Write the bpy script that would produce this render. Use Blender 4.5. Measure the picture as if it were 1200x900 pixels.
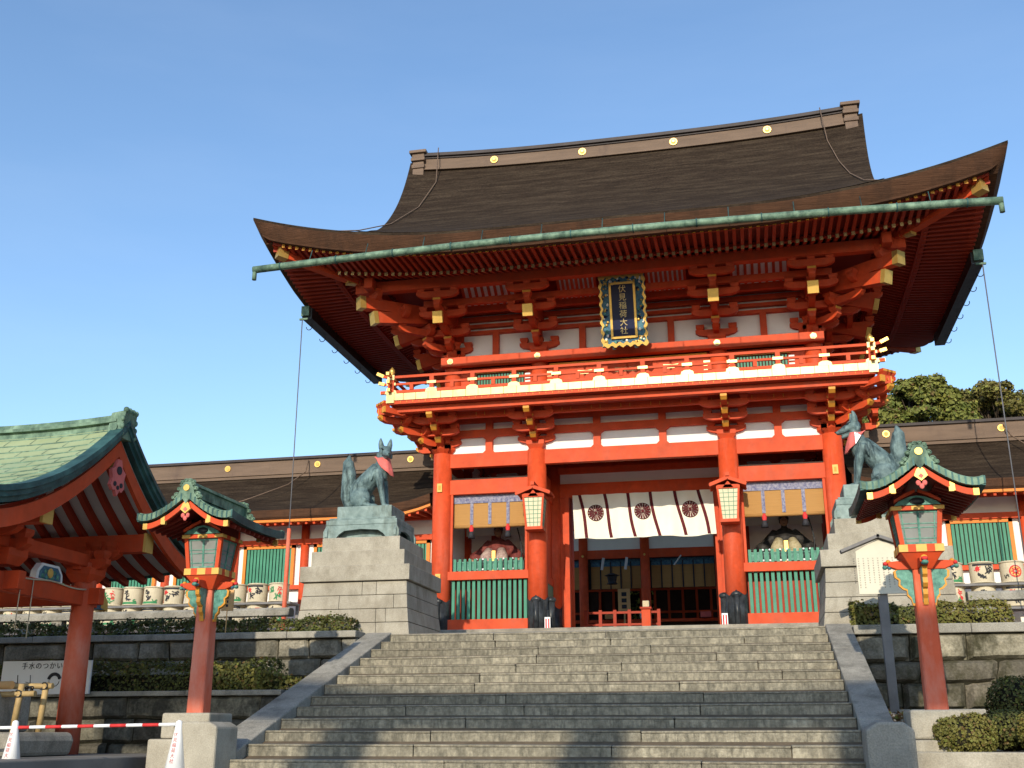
import bpy, bmesh, math, random
from mathutils import Vector, Matrix, noise
random.seed(11)
R = math.radians
S = bpy.context.scene
for o in list(bpy.data.objects): bpy.data.objects.remove(o)
COL = S.collection

# ------------------------------------------------------------ camera, light
cam = bpy.data.cameras.new('camera'); co = bpy.data.objects.new('camera', cam); COL.objects.link(co)
cam.sensor_width = 36; cam.lens = 38.284; cam.clip_start = .1; cam.clip_end = 3000
co.location = (2.9675, -28.879, -1.88)
co.rotation_euler = (R(90) + .3106065, 0, .213887)
S.camera = co
SUN_EL, SUN_AZ = 22.5, 1.5            # azimuth: degrees to the left of straight in front of the gate
w = bpy.data.worlds.new('World'); S.world = w; w.use_nodes = True
nt = w.node_tree
sky = nt.nodes.new('ShaderNodeTexSky'); sky.sky_type = 'NISHITA'; sky.sun_disc = False
sky.sun_elevation = R(SUN_EL); sky.sun_rotation = R(180 + SUN_AZ)
sky.air_density = 1.25; sky.dust_density = .5; sky.ozone_density = 3.4; sky.altitude = 50
tint = nt.nodes.new('ShaderNodeMix'); tint.data_type = 'RGBA'; tint.blend_type = 'MULTIPLY'; tint.inputs[0].default_value = 1; tint.inputs[7].default_value = (.92, .955, 1.0, 1)
tc = nt.nodes.new('ShaderNodeTexCoord'); cm = nt.nodes.new('ShaderNodeMapping'); cm.inputs['Scale'].default_value = (1.2, 2.2, 7); cm.inputs['Rotation'].default_value = (.2, .35, .5)
cn = nt.nodes.new('ShaderNodeTexNoise'); cn.inputs['Scale'].default_value = 1.6; cn.inputs['Detail'].default_value = 7; cn.inputs['Roughness'].default_value = .55
cr = nt.nodes.new('ShaderNodeMapRange'); cr.inputs[1].default_value = .45; cr.inputs[2].default_value = .8; cr.inputs[4].default_value = .05
cx_ = nt.nodes.new('ShaderNodeMix'); cx_.data_type = 'RGBA'; cx_.inputs[7].default_value = (5.2, 5.6, 6.2, 1)
nt.links.new(tc.outputs['Generated'], cm.inputs[0]); nt.links.new(cm.outputs[0], cn.inputs[0]); nt.links.new(cn.outputs[0], cr.inputs[0]); nt.links.new(cr.outputs[0], cx_.inputs[0])
nt.links.new(sky.outputs[0], cx_.inputs[6]); nt.links.new(cx_.outputs[2], tint.inputs[6]); nt.links.new(tint.outputs[2], nt.nodes['Background'].inputs[0])
nt.nodes['Background'].inputs[1].default_value = .15
sl = bpy.data.lights.new('sun', 'SUN'); sl.energy = 3.0; sl.angle = R(.53); sl.color = (1, .9, .72)
so = bpy.data.objects.new('sun', sl); COL.objects.link(so)
sd = Vector((math.sin(R(SUN_AZ)) * math.cos(R(SUN_EL)), math.cos(R(SUN_AZ)) * math.cos(R(SUN_EL)), -math.sin(R(SUN_EL))))
so.rotation_euler = sd.to_track_quat('-Z', 'Y').to_euler()
vs = S.view_settings
vs.view_transform = 'Standard'; vs.look = 'None'; vs.gamma = 1; vs.use_curve_mapping = False; vs.exposure = 0.6

# ------------------------------------------------------------ materials
def mat(name, col, rough=.6, var=.15, scale=3., bump=0., bscale=None, metal=0., stretch=(1, 1, 1), col2=None, spot=.5, dirt=None, dscale=1.2, dstretch=(1, 1, .35), dlo=.52, dhi=.72, spec=.22, speck=0., sscale=70):
    m = bpy.data.materials.new(name); m.use_nodes = True
    t = m.node_tree; n = t.nodes; L = t.links; b = n['Principled BSDF']
    b.inputs['Roughness'].default_value = rough; b.inputs['Metallic'].default_value = metal
    b.inputs['Specular IOR Level'].default_value = spec
    g = n.new('ShaderNodeNewGeometry')
    mp = n.new('ShaderNodeMapping'); mp.inputs['Scale'].default_value = stretch
    L.new(g.outputs['Position'], mp.inputs[0])
    nz = n.new('ShaderNodeTexNoise'); nz.inputs['Scale'].default_value = scale; nz.inputs['Detail'].default_value = 6; nz.inputs['Roughness'].default_value = .65
    L.new(mp.outputs[0], nz.inputs[0])
    ra = n.new('ShaderNodeValToRGB')
    c1 = [max(0, c * (1 - var)) for c in col]; c2 = col2 or [min(1, c * (1 + var)) for c in col]
    ra.color_ramp.elements[0].color = (*c1, 1); ra.color_ramp.elements[1].color = (*c2, 1)
    ra.color_ramp.elements[0].position = spot - .2; ra.color_ramp.elements[1].position = spot + .2
    L.new(nz.outputs[0], ra.inputs[0]); out = ra.outputs[0]
    if dirt:
        mp2 = n.new('ShaderNodeMapping'); mp2.inputs['Scale'].default_value = dstretch; L.new(g.outputs['Position'], mp2.inputs[0])
        n2 = n.new('ShaderNodeTexNoise'); n2.inputs['Scale'].default_value = dscale; n2.inputs['Detail'].default_value = 8; n2.inputs['Roughness'].default_value = .7
        L.new(mp2.outputs[0], n2.inputs[0])
        r2 = n.new('ShaderNodeValToRGB'); r2.color_ramp.elements[0].position = dlo; r2.color_ramp.elements[1].position = dhi
        L.new(n2.outputs[0], r2.inputs[0])
        mx = n.new('ShaderNodeMix'); mx.data_type = 'RGBA'; L.new(r2.outputs[0], mx.inputs[0]); L.new(out, mx.inputs[6]); mx.inputs[7].default_value = (*dirt, 1)
        out = mx.outputs[2]
    if speck:
        n3 = n.new('ShaderNodeTexNoise'); n3.inputs['Scale'].default_value = sscale; n3.inputs['Detail'].default_value = 3; L.new(g.outputs['Position'], n3.inputs[0])
        m3 = n.new('ShaderNodeMapRange'); m3.inputs[1].default_value = .3; m3.inputs[2].default_value = .7; m3.inputs[3].default_value = 1 - speck; m3.inputs[4].default_value = 1 + speck * .7; L.new(n3.outputs[0], m3.inputs[0])
        x3 = n.new('ShaderNodeMix'); x3.data_type = 'RGBA'; x3.blend_type = 'MULTIPLY'; x3.inputs[0].default_value = 1; L.new(out, x3.inputs[6]); L.new(m3.outputs[0], x3.inputs[7]); out = x3.outputs[2]
    L.new(out, b.inputs['Base Color'])
    if bump:
        nb = n.new('ShaderNodeTexNoise'); nb.inputs['Scale'].default_value = bscale or scale * 6; nb.inputs['Detail'].default_value = 5
        L.new(mp.outputs[0], nb.inputs[0])
        bp = n.new('ShaderNodeBump'); bp.inputs['Strength'].default_value = bump; bp.inputs['Distance'].default_value = .02
        L.new(nb.outputs[0], bp.inputs['Height']); L.new(bp.outputs[0], b.inputs['Normal'])
    return m

RED = mat('vermilion_paint', (.56, .068, .019), .62, .14, 1.7, .12, 14, dirt=(.46, .085, .04), dscale=2.3, dstretch=(1, 1, .5), dlo=.48, dhi=.78, speck=.1, sscale=5)
REDC = mat('weathered_vermilion_column', (.56, .069, .02), .6, .14, 1.7, .12, 14, dirt=(.60, .125, .07), dscale=1.5, dstretch=(2.2, 2.2, .35), dlo=.48, dhi=.78, speck=.1, sscale=8)
REDF = mat('faded_vermilion_paint', (.60, .10, .04), .6, .12, 2, .1, 14, dirt=(.62, .27, .2), dscale=2.2, dlo=.42, dhi=.78)
REDD = mat('deep_shaded_vermilion_paint', (.33, .036, .014), .55, .14, 1.5, .05)  # vermilion darkened so rafters and ceilings carry their shade in the colour
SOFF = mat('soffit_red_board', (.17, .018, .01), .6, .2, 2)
ORNG = mat('ochre_edge_paint', (.66, .2, .03), .5, .08, 3)
GOLD = mat('gilded_metal', (.66, .41, .11), .36, .12, 6, metal=.65)
GOLDP = mat('pale_gilt_plate', (.60, .46, .22), .4, .18, 3, metal=.3, dirt=(.5, .32, .10), dscale=2.5, dlo=.55, dhi=.8)
YEL = mat('yellow_paint', (.66, .40, .10), .5, .1, 6)
OCHR = mat('ochre_block_paint', (.62, .27, .035), .5, .12, 4)
WHITE = mat('white_plaster', (.8, .78, .74), .8, .04, 2, dirt=(.7, .66, .6), dlo=.6, dhi=.9)
GREEN = mat('green_lattice_paint', (.055, .22, .14), .5, .15, 2.5, .06)
PATINA = mat('verdigris_copper', (.075, .15, .105), .6, .35, 4.5, .15, 22, metal=.1, col2=(.23, .34, .24), dirt=(.035, .065, .05), dscale=3.5, dlo=.47, dhi=.68)
PATROOF = mat('verdigris_roof_copper', (.29, .34, .17), .6, .14, 1.1, .08, 20, metal=.05, col2=(.37, .42, .24), dirt=(.24, .33, .23), dscale=1.5, dlo=.5, dhi=.8)
PATDARK = mat('dark_patinated_copper', (.025, .065, .07), .5, .4, 3, .1, 15, metal=.2, col2=(.06, .15, .14))
BARK = mat('cypress_bark_thatch', (.029, .019, .0125), .95, .5, 1.0, .7, 2.2, stretch=(1.3, 14, 26), dirt=(.058, .041, .027), dscale=.9, dstretch=(.8, 3, 7), dlo=.46, dhi=.66, speck=.3, sscale=16, col2=(.045, .03, .02), spec=.1)
BARKE = mat('thatch_eave_edge', (.088, .043, .025), .9, .4, 1.5, .6, 3, stretch=(1, 1, 34), dirt=(.045, .026, .018), dscale=2, dlo=.45, dhi=.75, spec=.1)
RIDGE = mat('weathered_ridge_wood', (.155, .105, .075), .7, .2, 1.3, .2, 6, stretch=(.5, 4, 4), dirt=(.09, .06, .05), dlo=.55, dhi=.8)
RIDGED = mat('dark_ridge_cap', (.045, .035, .035), .55, .3, 2, .1)
BLACK = mat('black_lacquered_and_shaded_metal', (.012, .014, .016), .35, .3, 5, col2=(.05, .055, .06))
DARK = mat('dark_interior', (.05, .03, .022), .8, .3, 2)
STONE = mat('granite', (.28, .26, .22), .85, .22, 1.3, .5, 40, col2=(.38, .355, .30), dirt=(.13, .12, .10), dscale=2.4, dstretch=(1, 1, .5), dlo=.47, dhi=.72, speck=.22, sscale=50)
STEP = mat('worn_step_granite', (.30, .265, .21), .85, .3, 2.0, .6, 45, col2=(.42, .375, .30), dirt=(.13, .12, .10), dscale=1.6, dstretch=(1, 1, 1.5), dlo=.47, dhi=.75)
STEPS = [mat('worn_step_granite_' + n, tuple(c * f for c in (.265, .235, .172)), .85, .22, 2.6 + i * .5, .8, 55, col2=tuple(c * f * 1.3 for c in (.255, .225, .17)), dirt=(.14 * f, .13 * f, .105 * f), dscale=9 + i * 2, dstretch=(1, .6, .3), dlo=.42, dhi=.68, speck=.2, sscale=20) for i, (n, f) in enumerate((('pale', 1.12), ('mid', 1.0), ('brown', .88), ('grey', 1.04)))]
STEPR = [mat('riser_granite_' + n, tuple(c * f for c in (.25, .224, .168)), .9, .3, 3.2 + i * .5, .8, 45, col2=tuple(c * f * 1.5 for c in (.25, .224, .168)), dirt=(.12 * f, .11 * f, .085 * f), dscale=8 + i * 2, dstretch=(1, .6, .25), dlo=.42, dhi=.66, speck=.25, sscale=20) for i, (n, f) in enumerate((('pale', 1.12), ('mid', 1.0), ('brown', .88), ('grey', 1.04)))]  # riser granite with darker patches than the thin top slabs
PED = mat('pale_pedestal_granite', (.335, .30, .235), .85, .12, 1.6, .35, 50, col2=(.43, .39, .315), dirt=(.23, .20, .15), dscale=2.2, dstretch=(1, 1, .5), dlo=.48, dhi=.72, speck=.16, sscale=60)
WALLST = mat('mossy_wall_stone', (.27, .25, .2), .9, .35, 1.1, .6, 22, col2=(.42, .39, .31), dirt=(.075, .07, .05), dscale=1.3, dstretch=(1, 1, .6), dlo=.5, dhi=.68)
WALLDK = mat('stained_wall_stone', (.17, .16, .125), .9, .35, 1.1, .6, 22, col2=(.28, .26, .2), dirt=(.06, .058, .045), dscale=1.2, dstretch=(1, 1, .4), dlo=.48, dhi=.66)
PAVE = mat('paving_stone', (.19, .18, .165), .9, .2, .8, .3, 30)
GRND = mat('gravel_ground', (.16, .15, .13), .95, .2, .6, .4, 40)
SOIL = mat('soil', (.12, .09, .06), .95, .3, 3, .6, 30)
BRONZE = mat('verdigris_bronze', (.075, .125, .135), .6, .35, 4.5, .4, 22, metal=.2, col2=(.20, .28, .275), dirt=(.022, .036, .04), dscale=7, dstretch=(1, 1, .22), dlo=.5, dhi=.66)
BRONZED = mat('dark_bronze', (.02, .03, .033), .5, .3, 6)
BRONZEB = mat('pale_bronze_plinth', (.16, .23, .22), .6, .3, 4, .2, 18, metal=.2, col2=(.27, .34, .32), dirt=(.07, .08, .06), dscale=3, dlo=.5, dhi=.75)
BIB = mat('red_cloth', (.66, .15, .13), .8, .12, 6, .3, 30)
CLOTH = mat('undyed_cloth', (.82, .78, .66), .9, .05, 2, .15, 10)
MAROON = mat('maroon_dye', (.10, .012, .016), .8, .2, 6)
BLIND = mat('bamboo_blind', (.42, .22, .07), .7, .14, 3, .5, 20, stretch=(.3, .3, 40))
BROCADE = mat('blue_brocade', (.11, .13, .33), .8, .5, 14, col2=(.36, .34, .38))
NAVY = mat('navy_lacquer', (.008, .012, .05), .35, .2, 4)
BLUE = mat('blue_paint', (.03, .09, .24), .5, .4, 12, col2=(.1, .25, .3))
TEAL = mat('teal_paint', (.05, .2, .17), .5, .4, 12, col2=(.15, .36, .28))
PAPER = mat('lantern_paper', (.62, .56, .38), .8, .04, 4)
GLASS = mat('grey_lantern_pane', (.22, .23, .22), .25, .12, 3)
STRAW = mat('straw_matting', (.56, .48, .34), .9, .1, 14, .4, 60, stretch=(3, 3, .4))
INK = mat('black_ink', (.03, .03, .035), .7, .3, 9)
REDINK = mat('red_print', (.6, .04, .04), .7, .15, 9)
GRNINK = mat('green_print', (.05, .22, .09), .7, .15, 9)
PLAST = mat('white_plastic', (.8, .8, .8), .35, .02, 2)
BOARDW = mat('white_sign_board', (.66, .66, .66), .6, .03, 2)
CREAM = mat('cream_notice_board', (.62, .57, .45), .7, .06, 2)
WOODB = mat('bamboo_pole', (.42, .29, .13), .5, .25, 5, .1)
WOODG = mat('grey_weathered_wood', (.18, .17, .165), .75, .2, 3, .2)
TAG = mat('orange_wood_tag', (.62, .35, .14), .7, .12, 4)
WIRE = mat('cable', (.12, .12, .13), .5, .1, 3)
TRUNK = mat('tree_bark', (.07, .05, .035), .9, .3, 4, .5)
def leafmat(name, a, b2):
    m = mat(name, a, .6, .0, 1.3, col2=b2); return m
HEDGE = leafmat('hedge_leaves', (.045, .056, .017), (.10, .10, .027))
HEDGEY = leafmat('olive_bush_leaves', (.09, .09, .022), (.18, .155, .037))
TREEL = leafmat('camphor_leaves', (.07, .095, .018), (.19, .185, .04))
TREEL2 = leafmat('brownish_evergreen_leaves', (.07, .08, .02), (.18, .145, .04))
LEAFHI = leafmat('young_leaves', (.09, .11, .02), (.17, .17, .035)); LEAFDRY = leafmat('withered_leaves', (.09, .06, .02), (.16, .10, .035)); TREEHI = leafmat('sunny_tree_leaves', (.15, .17, .03), (.27, .25, .06))  # paler and withered tones are mixed in at random per leaf
GARDEN = leafmat('brightened_garden_leaves', (.26, .30, .05), (.5, .48, .12))  # leaf colour lifted to stand in for sunlight blocked by the roofs
CORE = mat('shrub_twigs', (.02, .018, .01), .9, .3, 4)

def stones(name, cols, dirt):
    return [mat(f'{name}_{n}', c, .9, .28, 1.6 + i * .3, .7, 24, col2=tuple(q * 1.45 for q in c), dirt=dirt, dscale=1.8 + i * .5, dstretch=(1, 1, .7), dlo=.42, dhi=.62, speck=.25, sscale=26) for i, (n, c) in enumerate(zip(('pale', 'grey', 'brown', 'dark'), cols))]
WALLUP = stones('upper_wall_stone', ((.25, .225, .175), (.22, .205, .17), (.205, .18, .14), (.17, .155, .12)), (.11, .10, .075))
WALLR = stones('right_wall_stone', ((.27, .24, .175), (.20, .18, .14), (.165, .14, .105), (.12, .105, .08)), (.055, .05, .028))
WALLLOW = stones('low_wall_stone', ((.20, .18, .13), (.15, .14, .11), (.13, .12, .09), (.10, .09, .07)), (.05, .046, .035))

# ------------------------------------------------------------ mesh helpers
ORG = {}
class MB:
    def __init__(s): s.v = []; s.f = []; s.m = []; s.sm = []
    def add(s, verts, faces, mi=0, smooth=False):
        k = len(s.v); s.v += [tuple(v) for v in verts]
        for f in faces: s.f.append([k + i for i in f]); s.m.append(mi); s.sm.append(smooth)
    def hexa(s, p, mi=0):  # p: 8 points, bottom ring then top ring
        s.add(p, [(3, 2, 1, 0), (4, 5, 6, 7), (0, 1, 5, 4), (1, 2, 6, 5), (2, 3, 7, 6), (3, 0, 4, 7)], mi)
    def box(s, x0, x1, y0, y1, z0, z1, mi=0):
        s.hexa([(x0, y0, z0), (x1, y0, z0), (x1, y1, z0), (x0, y1, z0), (x0, y0, z1), (x1, y0, z1), (x1, y1, z1), (x0, y1, z1)], mi)
    def cbox(s, cx, cy, cz, sx, sy, sz, mi=0): s.box(cx - sx / 2, cx + sx / 2, cy - sy / 2, cy + sy / 2, cz - sz / 2, cz + sz / 2, mi)
    def beam(s, a, b, wd, ht, mi=0, up=(0, 0, 1)):
        a = Vector(a); b = Vector(b); d = (b - a).normalized(); u = Vector(up); r = d.cross(u)
        if r.length < 1e-4: r = Vector((1, 0, 0))
        r.normalize(); u = r.cross(d); r *= wd / 2; u = u * ht / 2
        s.hexa([a - r - u, a + r - u, b + r - u, b - r - u, a - r + u, a + r + u, b + r + u, b - r + u], mi)
    def tube(s, pts, rad, n=8, mi=0, smooth=True, cap=True):
        pts = [Vector(p) for p in pts]; rs = rad if isinstance(rad, (list, tuple)) else [rad] * len(pts)
        rings = []; pr = None
        for i, p in enumerate(pts):
            d = (pts[min(i + 1, len(pts) - 1)] - pts[max(i - 1, 0)]).normalized()
            if pr is None: pr = d.orthogonal().normalized() if abs(d.z) < .99 else Vector((1, 0, 0))
            pr = (pr - d * pr.dot(d)).normalized(); q = d.cross(pr)
            rings.append([p + (pr * math.cos(2 * math.pi * k / n) + q * math.sin(2 * math.pi * k / n)) * rs[i] for k in range(n)])
        s.loft(rings, mi, smooth, cap)
    def loft(s, rings, mi=0, smooth=True, cap=True, closed=True):
        n = len(rings[0]); k0 = len(s.v)
        for r in rings: s.v += [tuple(p) for p in r]
        for i in range(len(rings) - 1):
            for k in range(n if closed else n - 1):
                a = k0 + i * n + k; b = k0 + i * n + (k + 1) % n
                s.f.append([a, b, b + n, a + n]); s.m.append(mi); s.sm.append(smooth)
        if cap and closed:
            s.f.append([k0 + k for k in reversed(range(n))]); s.m.append(mi); s.sm.append(False)
            e = k0 + (len(rings) - 1) * n; s.f.append([e + k for k in range(n)]); s.m.append(mi); s.sm.append(False)
    def cyl(s, x, y, z0, z1, r0, r1=None, n=24, mi=0):
        s.tube([(x, y, z0), (x, y, z1)], [r0, r0 if r1 is None else r1], n, mi)
    def disc(s, c, r, th, n=20, mi=0, ax='y'):
        c = Vector(c); d = {'x': Vector((th, 0, 0)), 'y': Vector((0, -th, 0)), 'z': Vector((0, 0, th))}[ax]
        s.tube([c, c + d], r, n, mi, smooth=False)
    def prism(s, poly, axis, a, b, mi=0):  # poly: 2-D outline extruded along axis from a to b (x: (y,z), y: (x,z), z: (x,y))
        n = len(poly)
        f = {'x': lambda p, t: (t, p[0], p[1]), 'y': lambda p, t: (p[0], t, p[1]), 'z': lambda p, t: (p[0], p[1], t)}[axis]
        s.add([f(p, a) for p in poly] + [f(p, b) for p in poly], [tuple(range(n)), tuple(range(2 * n - 1, n - 1, -1))] + [(i, n + i, n + (i + 1) % n, (i + 1) % n) for i in range(n)], mi)
    def ball(s, c, r, mi=0, nu=12, nv=8):
        if not isinstance(r, (tuple, list)): r = (r, r, r)
        rings = []
        for j in range(nv + 1):
            t = -math.pi / 2 + math.pi * j / nv; cr = max(math.cos(t), .02)
            rings.append([(c[0] + r[0] * cr * math.cos(2 * math.pi * k / nu), c[1] + r[1] * cr * math.sin(2 * math.pi * k / nu), c[2] + r[2] * math.sin(t)) for k in range(nu)])
        s.loft(rings, mi)
    def xform(s, M, k0=0):
        for i in range(k0, len(s.v)): s.v[i] = tuple(M @ Vector(s.v[i]))
    def pieces(s):
        if len(s.f) > 4000: return None
        par = list(range(len(s.v)))
        def find(a):
            while par[a] != a: par[a] = par[par[a]]; a = par[a]
            return a
        for f in s.f:
            r0 = find(f[0])
            for i in f[1:]: par[find(i)] = r0
        isl = {}
        for i, v in enumerate(s.v):
            b = isl.setdefault(find(i), [list(v), list(v)])
            for k in range(3): b[0][k] = min(b[0][k], v[k]); b[1][k] = max(b[1][k], v[k])
        ks = list(isl)
        if len(ks) < 2 or len(ks) > 160: return None
        size = {k: math.dist(*isl[k]) for k in ks}; grp = {k: k for k in ks}
        def gf(a):
            while grp[a] != a: a = grp[a]
            return a
        for i, a in enumerate(ks):
            for b in ks[i + 1:]:
                if gf(a) == gf(b): continue
                A, B = isl[a], isl[b]; gap = math.sqrt(sum(max(0, A[0][q] - B[1][q], B[0][q] - A[1][q]) ** 2 for q in range(3)))
                if gap <= max(.02, .45 * max(size[a], size[b])): grp[gf(a)] = gf(b)
        roots = sorted({gf(k) for k in ks})
        if len(roots) < 2 or len(roots) > 12: return None
        out = []
        for r in roots:
            q = MB(); mp = {}
            for f, m_, sm in zip(s.f, s.m, s.sm):
                if gf(find(f[0])) != r: continue
                for i in f:
                    if i not in mp: mp[i] = len(q.v); q.v.append(s.v[i])
                q.f.append([mp[i] for i in f]); q.m.append(m_); q.sm.append(sm)
            out.append(q)
        return out
    def build(s, name, mats, parent=None, org=(0, 0, 0), bevel=0, jitter=0, split=True):
        if parent and split:
            ps = s.pieces()
            if ps: return [q.build(name, mats, parent, org, bevel, 0, False) for q in ps][0]
        me = bpy.data.meshes.new(name); o0 = ORG.get(parent.name, (0, 0, 0)) if parent else org
        me.from_pydata([(v[0] - o0[0], v[1] - o0[1], v[2] - o0[2]) for v in s.v], [], s.f)
        mats = mats if isinstance(mats, (list, tuple)) else [mats]
        for m in mats: me.materials.append(m)
        for p, mi, sm in zip(me.polygons, s.m, s.sm): p.material_index = mi; p.use_smooth = sm
        bm = bmesh.new(); bm.from_mesh(me); bmesh.ops.recalc_face_normals(bm, faces=bm.faces); bm.to_mesh(me); bm.free()
        ob = bpy.data.objects.new(name, me); COL.objects.link(ob)
        if parent: ob.parent = parent
        else: ob.location = org
        ORG[ob.name] = tuple(o0)
        if bevel:
            b = ob.modifiers.new('bevel', 'BEVEL'); b.width = bevel; b.segments = 2; b.limit_method = 'ANGLE'; b.angle_limit = R(40)
        return ob
def tag(o, label=None, cat=None, group=None, kind=None):
    if label: o['label'] = label
    if cat: o['category'] = cat
    if group: o['group'] = group
    if kind: o['kind'] = kind
    return o
def thing(name, loc, label, cat, group=None):
    o = bpy.data.objects.new(name, None); COL.objects.link(o); o.location = loc; o.empty_display_size = .2
    ORG[o.name] = tuple(loc); return tag(o, label, cat, group)
def kids(o): return [c for c in bpy.data.objects if c.parent == o]
def copy_tree(o, parent=None):
    ch = kids(o); c = o.copy(); COL.objects.link(c)
    if parent: c.parent = parent
    for k in ch: copy_tree(k, c)
    return c
def glyphs(mb, text, cx, y, cz, size, mi=0, vertical=False, pitch=1.12, depth=.012, flip=False):
    """lettering facing -Y, centred on (cx, cz)"""
    n = len(text); dg = bpy.context.evaluated_depsgraph_get()
    for i, ch in enumerate(text):
        if ch in ' ': continue
        cu = bpy.data.curves.new('t', 'FONT'); cu.body = ch; cu.size = size; cu.extrude = depth / 2; cu.align_x = 'CENTER'; cu.align_y = 'CENTER'; cu.resolution_u = 3
        ob = bpy.data.objects.new('t', cu); COL.objects.link(ob); bpy.context.view_layer.update()
        me = bpy.data.meshes.new_from_object(ob.evaluated_get(bpy.context.evaluated_depsgraph_get()))
        off = (i - (n - 1) / 2) * size * pitch
        ox, oz = (cx, cz - off) if vertical else (cx + off, cz)
        mb.add([(ox + v.co.x, y - v.co.z, oz + v.co.y) for v in me.vertices], [list(p.vertices) for p in me.polygons], mi)
        bpy.data.objects.remove(ob); bpy.data.curves.remove(cu); bpy.data.meshes.remove(me)
def smoothstep(t): t = max(0, min(1, t)); return t * t * (3 - 2 * t)

# ------------------------------------------------------------ ground
g = MB(); g.box(-1500, 1500, -1500, 2500, -3.9, -3.6); tag(g.build('ground', GRND), kind='structure')
g = MB(); g.box(-40, 40, -16.4, 60, -3.59, -2.42); g.box(-30, -6.05, -17.2, -10.9, -2.419, -2.2); tag(g.build('lower_pavement', PAVE, bevel=.02), kind='structure')
g = MB(); g.box(-45, 45, -8.0, 60, -2.41, -.02); tag(g.build('terrace', PAVE), kind='structure')
g = MB(); g.box(-8, 8.6, -1.95, 40, -.015, .6); tag(g.build('stone_podium', STEP, bevel=.02), kind='structure')

# ------------------------------------------------------------ stairs
st = thing('stone_staircase', (0, -8, -2.4), 'broad flight of worn granite steps climbing to the red gate', 'staircase')
rs = random.Random(4)
for k in range(18):
    yk = -8.05 - .552 * k; zk = -.03 - .181 * k; m = MB()
    x = -4.0; xe = 4.24
    while x < xe - .01:
        L = rs.uniform(1.7, 3.3); x1 = min(xe, x + L)
        if xe - x1 < .8: x1 = xe
        dy = rs.uniform(-.012, .012); dz = rs.uniform(-.008, .006)
        t_ = rs.uniform(-.007, .007); y2 = rs.uniform(-.008, .008); a_, b_ = x + .005, x1 - .005; q_ = rs.randrange(4); nz = .032 + rs.uniform(-.006, .006)
        def slab(za, zb_, ins, mi): m.hexa([(a_, yk + dy - y2 + ins, za - t_), (b_, yk + dy + y2 + ins, za + t_), (b_, yk + .75, za + t_), (a_, yk + .75, za - t_), (a_, yk + dy - y2 + ins, zb_ - t_), (b_, yk + dy + y2 + ins, zb_ + t_), (b_, yk + .75, zb_ + t_), (a_, yk + .75, zb_ - t_)], mi)
        slab(zk - .193, zk + dz - nz, .003, q_ + 4); slab(zk + dz - nz + .001, zk + dz, 0, q_); x = x1
    m.build('step', STEPS + STEPR, st, bevel=.012, split=False)
g = MB()
g.prism([(-8.3, -2.4), (-8.3, -.25), (-18, -3.45), (-18, -3.59), (-8, -3.59)], 'x', -3.99, 4.23); g.build('step_core', SOIL, st)
for sx, xa, xb in (('l', -4.52, -4.003), ('r', 4.243, 4.68)):
    segs = [(-7.95, -9.6), (-9.6, -11.4), (-11.4, -13.2), (-13.2, -14.5)]
    m = MB()
    for a, b in segs:
        za = .02 + (a + 7.95) * .3275; zb = .02 + (b + 7.95) * .3275
        m.hexa([(xa, b + .004, zb - .75), (xb, b + .004, zb - .75), (xb, a - .004, za - .75), (xa, a - .004, za - .75), (xa, b + .004, zb), (xb, b + .004, zb), (xb, a - .004, za), (xa, a - .004, za)], 0)
    m.build('cheek_slab', STONE, st, bevel=.02)
m = MB(); m.prism([(-4.62, -2.42), (-3.98, -2.42), (-3.98, -1.79), (-4.1, -1.73), (-4.5, -1.73), (-4.62, -1.79)], 'y', -15.1, -14.45); m.build('end_block', PED, st, bevel=.03)
m = MB(); m.prism([(4.16, -2.42), (4.70, -2.42), (4.70, -1.84), (4.58, -1.75), (4.30, -1.75), (4.16, -1.84)], 'y', -15.1, -14.45); m.build('end_block', STONE, st, bevel=.03)

# ------------------------------------------------------------ gate
G = thing('shrine_gate', (0, 2.3, .6), 'two storey vermilion gate with brown bark roof and balcony above the steps', 'gate')
EX, EY0, EY1, CY = 9.58, -4.2, 8.8, 2.3
def lift(x, y):
    u = max(0, abs(x) - 3) / 6.58; v = max(0, abs(y - CY) - 1.2) / 5.3
    dx = EX - abs(x); dy = min(y - EY0, EY1 - y)
    fx = max(0, 1 - dy / 4.6) ** 2; fy = max(0, 1 - dx / 4.6) ** 2
    return max(.98 * u ** 2.2 * fx, .98 * v ** 2.2 * fy)
def groof(d): return .54 * d + .00773 * d ** 3
def zroof(x, y, hip):
    dx = EX - abs(x); dy = min(y - EY0, EY1 - y)
    d = min(dx, dy) if hip else dy
    return 10.48 + groof(max(d, 0)) + lift(x, y) + (.2 * (abs(x) / 6.6) ** 2.6 * (max(d, 0) / 6.5) ** 3 if not hip else 0)
VX = 6.9
def vx(y): return 6.75 + .55 * (min(y - EY0, EY1 - y) / 6.5) ** 1.6
def fr(a, b, n): return [a + (b - a) * i / n for i in range(n + 1)]
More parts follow.
